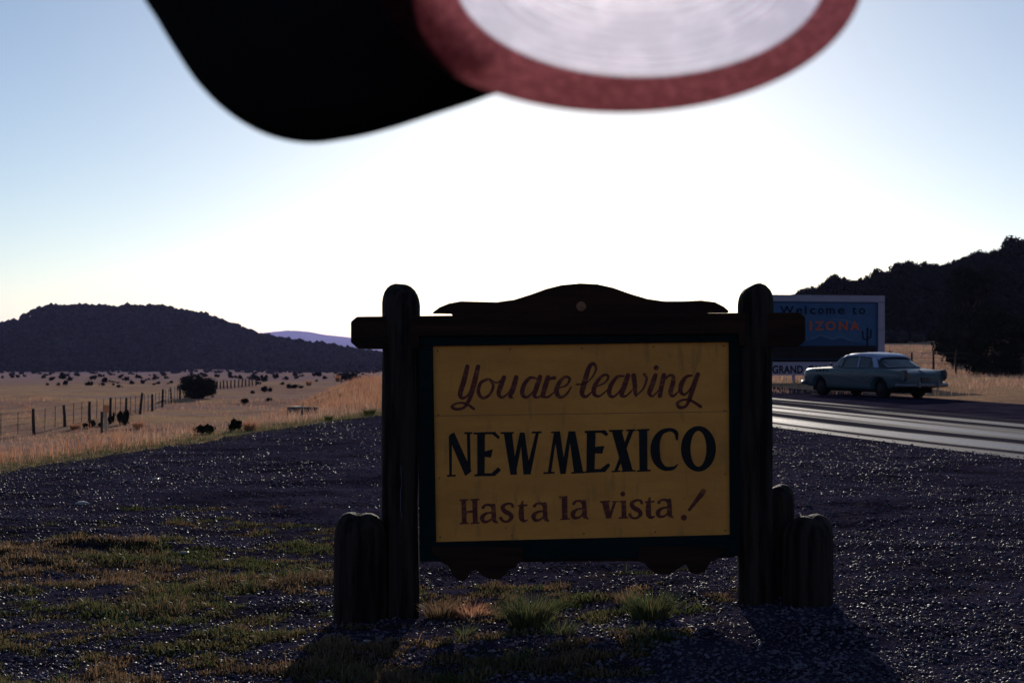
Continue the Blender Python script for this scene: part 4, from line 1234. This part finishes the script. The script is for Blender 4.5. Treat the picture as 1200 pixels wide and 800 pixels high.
# golden verge between gravel and fence
n = 60000
y = rng.uniform(19, 120, n) ** 1.0
u = rng.uniform(-130, 447, n); x = (u - 600) / F * y
s = (x + 5.4) * -.967 + (y - 24.5) * .254
cl = fbm(x / 1.6, y / 1.6, 3)
k = (s > .1) & (cl > -.02 + .2 * (y > 75)) & (rng.random(n) < np.where(y > 70, .45, 1))
x, y, cl = x[k], y[k], cl[k]
wpx = np.maximum(.012, y / F * .55)
hh = .16 + .28 * np.clip(cl, 0, 1) + .10 * rng.random(len(x))
red = fbm(x / 5 + 9, y / 5, 2) + .25 * fbm(x / 1.1, y / 1.1 + 5, 2) > -.05
blades('verge_grass', x[~red], y[~red], H(x, y)[~red], hh[~red], .5, wpx[~red], M['straw'], 1, 'golden dry grass of the verge left of the sign', 'grass')
blades('russet_weeds', x[red], y[red], H(x, y)[red], hh[red] * 1.2, .5, wpx[red], M['rust_weed'], 2, 'russet dry weeds of the verge left of the sign', 'weeds')
# tall golden weeds on the mound beside the left post
n = 11000
y = rng.uniform(34, 80, n); u = 450 - 135 * rng.random(n) ** 1.4; x = (u - 600) / F * y
s = (x + 5.4) * -.967 + (y - 24.5) * .254
cl = fbm(x / 1.1 + 4, y / 1.1, 3)
k = (s > .5) & (cl > -.1) & (rng.random(n) < smooth(320, 440, u) + .05)
x, y, cl, u = x[k], y[k], cl[k], u[k]
blades('tall_golden_weeds', x, y, H(x, y), .18 + .38 * smooth(340, 440, u) * (.6 + .9 * cl), .45, np.maximum(.012, y / F * .5), M['rust_weed'], 4,
       'tall golden brown weeds thick beside the left post', 'weeds')
# grass right of the road, on the slope
n = 26000
y = rng.uniform(46, 150, n); u = rng.uniform(905, 1260, n); x = (u - 600) / F * y
k = (x > np.interp(y, RY, RX) + 5.0) & (fbm(x / 2, y / 2, 3) > -.1)
x, y = x[k], y[k]
blades('slope_grass', x, y, H(x, y), np.full(len(x), .28), .5, np.maximum(.012, y / F * .6), M['straw'], 5, 'dry golden grass on the slope behind the car and billboard', 'grass')
# field gravel edge fringe: green weeds
n = 9000
t = rng.uniform(14, 46, n); x = x_left(t) + rng.normal(0, .35, n) + .1; y = t
blades('edge_weeds', x, y, H(x, y) + .01, np.full(n, .10), .6, np.maximum(.008, y / F * .4), M['green_grass'], 6, 'thin green weeds along the gravel edge', 'weeds')

# short turf in the foreground
n = 300000
y = 5.6 + 13 * rng.random(n) ** 1.5; u = rng.uniform(-60, 1000, n); x = (u - 600) / F * y
pn = turf_field(x, y)
k = (pn > .07 * rng.normal(size=n)) & (turf_density(x, y) > .03)
x, y, pn = x[k], y[k], pn[k]
gz = lotz(x, y)
tan = fbm(x / .5 + 31, y / .5, 3) + .15 * rng.normal(size=len(x)) > .02
hh = (.022 + .075 * np.clip(pn * 1.3, 0, 1)) * rng.uniform(.6, 1.3, len(x)) * np.where(rng.random(len(x)) < .01, 2.0, 1)
blades('short_turf', x[~tan], y[~tan], gz[~tan], hh[~tan], .8, .008, M['green_grass'], 7, 'short green turf patches on the gravel in the foreground', 'grass')
blades('withered_turf', x[tan], y[tan], gz[tan], hh[tan], .9, .008, M['tan_grass'], 8, 'withered tan grass mixed through the foreground turf', 'grass')
print('turf', len(x))

# clumps beneath the sign, each a thing
for px, y_, wpx, hpx, m, lab, nb, lean in (
        (620, 733, 72, 50, 'tuft_green', 'largest dark spiky tuft beneath the sign, nearly under the board centre', 430, .85),
        (762, 724, 70, 44, 'tuft_green', 'spiky grass tuft beneath the right scalloped apron', 340, .85),
        (516, 724, 50, 30, 'tan_grass', 'pale spiky tuft beside the foot of the left post', 220, .9),
        (553, 722, 56, 24, 'rust_weed', 'low golden tuft between the left post and the largest dark tuft', 240, .9),
        (545, 744, 34, 20, 'tuft_green', 'small thin tuft nearest the camera left of the largest one', 90, .9),
        (752, 742, 50, 18, 'tuft_green', 'small low tuft just in front of the right-hand spiky tuft', 120, .9),
        (735, 706, 40, 22, 'tan_grass', 'small tan tuft behind the right-hand spiky tuft', 120, .9),
        (655, 742, 60, 24, 'tuft_green', 'small ragged tuft in front right of the largest dark tuft', 150, .9)):
    d = 1.6 * F / (y_ - HY)
    for _ in range(6):
        d = (EYE - float(lotz((px - 600) / F * d, d))) * F / (y_ - HY)
    sc = d / F; me = tuft_mesh(int(px), nb, wpx * sc * .8, hpx * sc, lean, .0075)
    o = link('grass_tuft', me, M[m]); o.location = ((px - 600) / F * d, d, float(lotz((px - 600) / F * d, d)) - .005)
    tag(o, lab, 'grass tuft')

# ------------------------------------------------------------------ gravel stones
def stones(name, n, ufun, yfun, smin, smax, m, seed, label, cond=None):
    rg = np.random.default_rng(seed)
    y = yfun(rg, n); u = ufun(rg, n); x = (u - 600) / F * y
    k = (x > x_left(y) + .3) & (x < x_right(y) + .2)
    if cond is not None: k &= cond(x, y, rg)
    x, y = x[k], y[k]; n = len(x)
    Vb = np.array([(1, 0, .1), (.3, .95, 0), (-.8, .6, .1), (-.8, -.6, 0), (.3, -.95, .1), (.35, .2, .9), (-.35, -.1, .95), (0, 0, -1)], float)
    Fb = np.array([(0, 1, 5), (1, 2, 5), (2, 6, 5), (2, 3, 6), (3, 4, 6), (4, 0, 5), (4, 5, 6), (1, 0, 7), (2, 1, 7), (3, 2, 7), (4, 3, 7), (0, 4, 7)])
    s = smin + (smax - smin) * rg.random(n) ** 3.0
    s = s * (1 + y / 22)
    a = rg.uniform(0, 6.28, n); c_, s_ = np.cos(a), np.sin(a)
    jit = rg.uniform(.7, 1.2, (n, len(Vb), 1))
    Vv = Vb[None] * jit * np.stack([s * rg.uniform(.8, 1.3, n), s * rg.uniform(.6, 1, n), s * rg.uniform(.35, .7, n)], -1)[:, None, :]
    tx = rg.normal(0, .22, n)[:, None]; ty = rg.normal(0, .22, n)[:, None]
    vx = Vv[..., 0] * c_[:, None] - Vv[..., 1] * s_[:, None]; vy = Vv[..., 0] * s_[:, None] + Vv[..., 1] * c_[:, None]
    vz = Vv[..., 2] + vx * tx + vy * ty
    z = lotz(x, y)
    V = np.stack([vx + x[:, None], vy + y[:, None], vz + z[:, None] + (s * .2)[:, None]], -1).reshape(-1, 3)
    Ff = (Fb[None] + (np.arange(n) * len(Vb))[:, None, None]).reshape(-1, 3)
    o = link(name, np_mesh(name, V, Ff), m); o['kind'] = 'stuff'; o['label'] = label; o['category'] = 'gravel'
    return o
stones('gravel_stones', 125000, lambda r, n: r.uniform(-40, 1240, n), lambda r, n: 5.4 + 38 * r.random(n) ** 2.0, .0025, .013, M['stone'], 21,
       'dark glinting gravel stones strewn over the pull-out', lambda x, y, r: ((turf_field(x, y) < .05) | (r.random(len(x)) < .15)) & (fbm(x / 1.5, y / 2.5 + 7, 3) > -.35 + .6 * r.random(len(x))))
M['clod'] = mat('matte purplish gravel clod', (.095, .078, .120), 1.0, 0, [(6, (.17, .135, .16), .5, .7, O1), (2, (.035, .028, .045), .5, .7, O1)])
stones('gravel_clods', 70000, lambda r, n: r.uniform(-40, 1240, n), lambda r, n: 5.4 + 34 * r.random(n) ** 1.8, .004, .015, M['clod'], 25,
       'matte dusty gravel lumps covering the pull-out', lambda x, y, r: (turf_field(x, y) < .10) | (r.random(len(x)) < .3))
stones('pale_pebbles', 900, lambda r, n: r.uniform(-40, 1240, n), lambda r, n: 5.6 + 22 * r.random(n) ** 1.6, .003, .009, M['pale_stone'], 22,
       'scattered pale pebbles among the dark gravel')
# a few larger stones and scraps that can be picked out
for px, y_, wpx, lab in ((96, 582, 16, 'flat pale stone lying alone on the dark gravel at the left'), (182, 556, 9, 'small flat pale stone near the field edge, farthest left-hand scrap'),
                         (216, 638, 12, 'pale angular stone at the end of the dark rut'), (264, 646, 10, 'small bluish white stone right of the rut'),
                         (430, 746, 9, 'white chip close to the left log'), (170, 790, 9, 'pale chip at the bottom left of the turf')):
    d = (EYE - .03) * F / (y_ - HY); x = (px - 600) / F * d; sc = d / F
    V, Fc = ICO2; rg = np.random.default_rng(int(px)); V = V * rg.uniform(.85, 1.12, (len(V), 1)) * [wpx * sc / 2, wpx * sc / 2.4, wpx * sc * .18]
    o = link('pale_stone', np_mesh('pale_stone', V, Fc), M['pale_stone']); o.location = (x, d, float(lotz(x, d)) + .01); tag(o, lab, 'stone')

# ------------------------------------------------------------------ the hat held up against the sun
DH = 0.80
hat = empty('held_hat', ray(735, -30, DH), 0, 'dark hat with a reddish bound translucent brim held up close against the sun', 'hat')
hl = Vector(hat.location)
def ell(cx_, cy_, a, b, t, dep):
    return ray(cx_ + a * math.cos(t), cy_ - b * math.sin(t), DH + dep * math.sin(t)) - hl
n = 96
rings = [(727, -30, 286, 163), (730, -30, 277, 155), (740, -30, 248, 137), (750, -30, 218, 120), (750, -32, 180, 92), (750, -36, 130, 60), (750, -40, 60, 26)]
def ring_mesh(rs, name, m, thick, uv=False):
    V = []
    for (a_, b_, c_, d_) in rs:
        for k in range(n): V.append(ell(a_, b_, c_, d_, 2 * math.pi * k / n, .07 * d_ / 163))
    Fq = grid_faces(len(rs), n, True)
    me = np_mesh(name, np.array([v[:] for v in V]), Fq, True)
    l = me.uv_layers.new(name='UVMap'); lv = np.zeros(len(me.loops), np.int32); me.loops.foreach_get('vertex_index', lv)
    uvs = np.array([(k / n, i / (len(rs) - 1)) for i in range(len(rs)) for k in range(n)], np.float32)
    l.data.foreach_set('uv', uvs[lv].ravel())
    o = link(name, me, m, hat)
    return o
b = ring_mesh(rings[:4], 'brim_binding', M['binding'], 0)
ring_mesh(rings[3:], 'woven_brim', M['mesh'], 0, True)
out = [(150, -90), (160, -20), (185, 25), (206, 60), (232, 98), (268, 133), (312, 158), (360, 168), (408, 163), (455, 152), (505, 136), (548, 122), (570, 114), (585, 108), (584, 99), (565, 84), (540, 62), (515, 30), (500, -20), (490, -70), (430, -120), (290, -150), (200, -130)]
oc = catmull(out + out[:1], 5)[:-1]; m_ = len(oc)
cxh, cyh = 360, 10
V = []
prof = [(1, 0), (.985, .012), (.93, .028), (.8, .048), (.5, .07), (.2, .08)]
for sgn in (-1, 1):
    for k_, dep in (prof if sgn < 0 else prof[1:]):
        for q in oc:
            p = ray(cxh + (q[0] - cxh) * k_, cyh + (q[1] - cyh) * k_, DH + .07) - hl
            p.y += sgn * dep * .5; V.append(p[:])
L = len(prof)
Fq = grid_faces(L, m_, True).tolist()
for i in range(L - 2): Fq += (grid_faces(2, m_, True) + 0).tolist() and [[(a if a < m_ else a) + (L + i) * m_ for a in f] for f in grid_faces(2, m_, True).tolist()]
# join front rim to the first back ring
Fq += [[k, (k + 1) % m_, L * m_ + (k + 1) % m_, L * m_ + k] for k in range(m_)]
faces = [tuple(f) for f in Fq] + [tuple((L - 1) * m_ + k for k in range(m_)), tuple((2 * L - 2) * m_ + k for k in range(m_))]
me = bpy.data.meshes.new('crown'); me.from_pydata(V, [], faces); me.update()
link('felt_crown', me, M['felt'], hat)

# ------------------------------------------------------------------ air
HAZE = True
if HAZE:
    mb = MB(); mb.box((0, 0, 130), (56000, 56000, 300))
    m = bpy.data.materials.new('air'); m.use_nodes = True; t = m.node_tree; t.nodes.clear()
    o_ = t.nodes.new('ShaderNodeOutputMaterial'); v = t.nodes.new('ShaderNodeVolumePrincipled')
    v.inputs['Color'].default_value = (.42, .44, 1.0, 1); v.inputs['Density'].default_value = 3.5e-5; v.inputs['Anisotropy'].default_value = .3
    t.links.new(v.outputs[0], o_.inputs['Volume'])
    tag(mb.build('haze', m), kind='stuff')
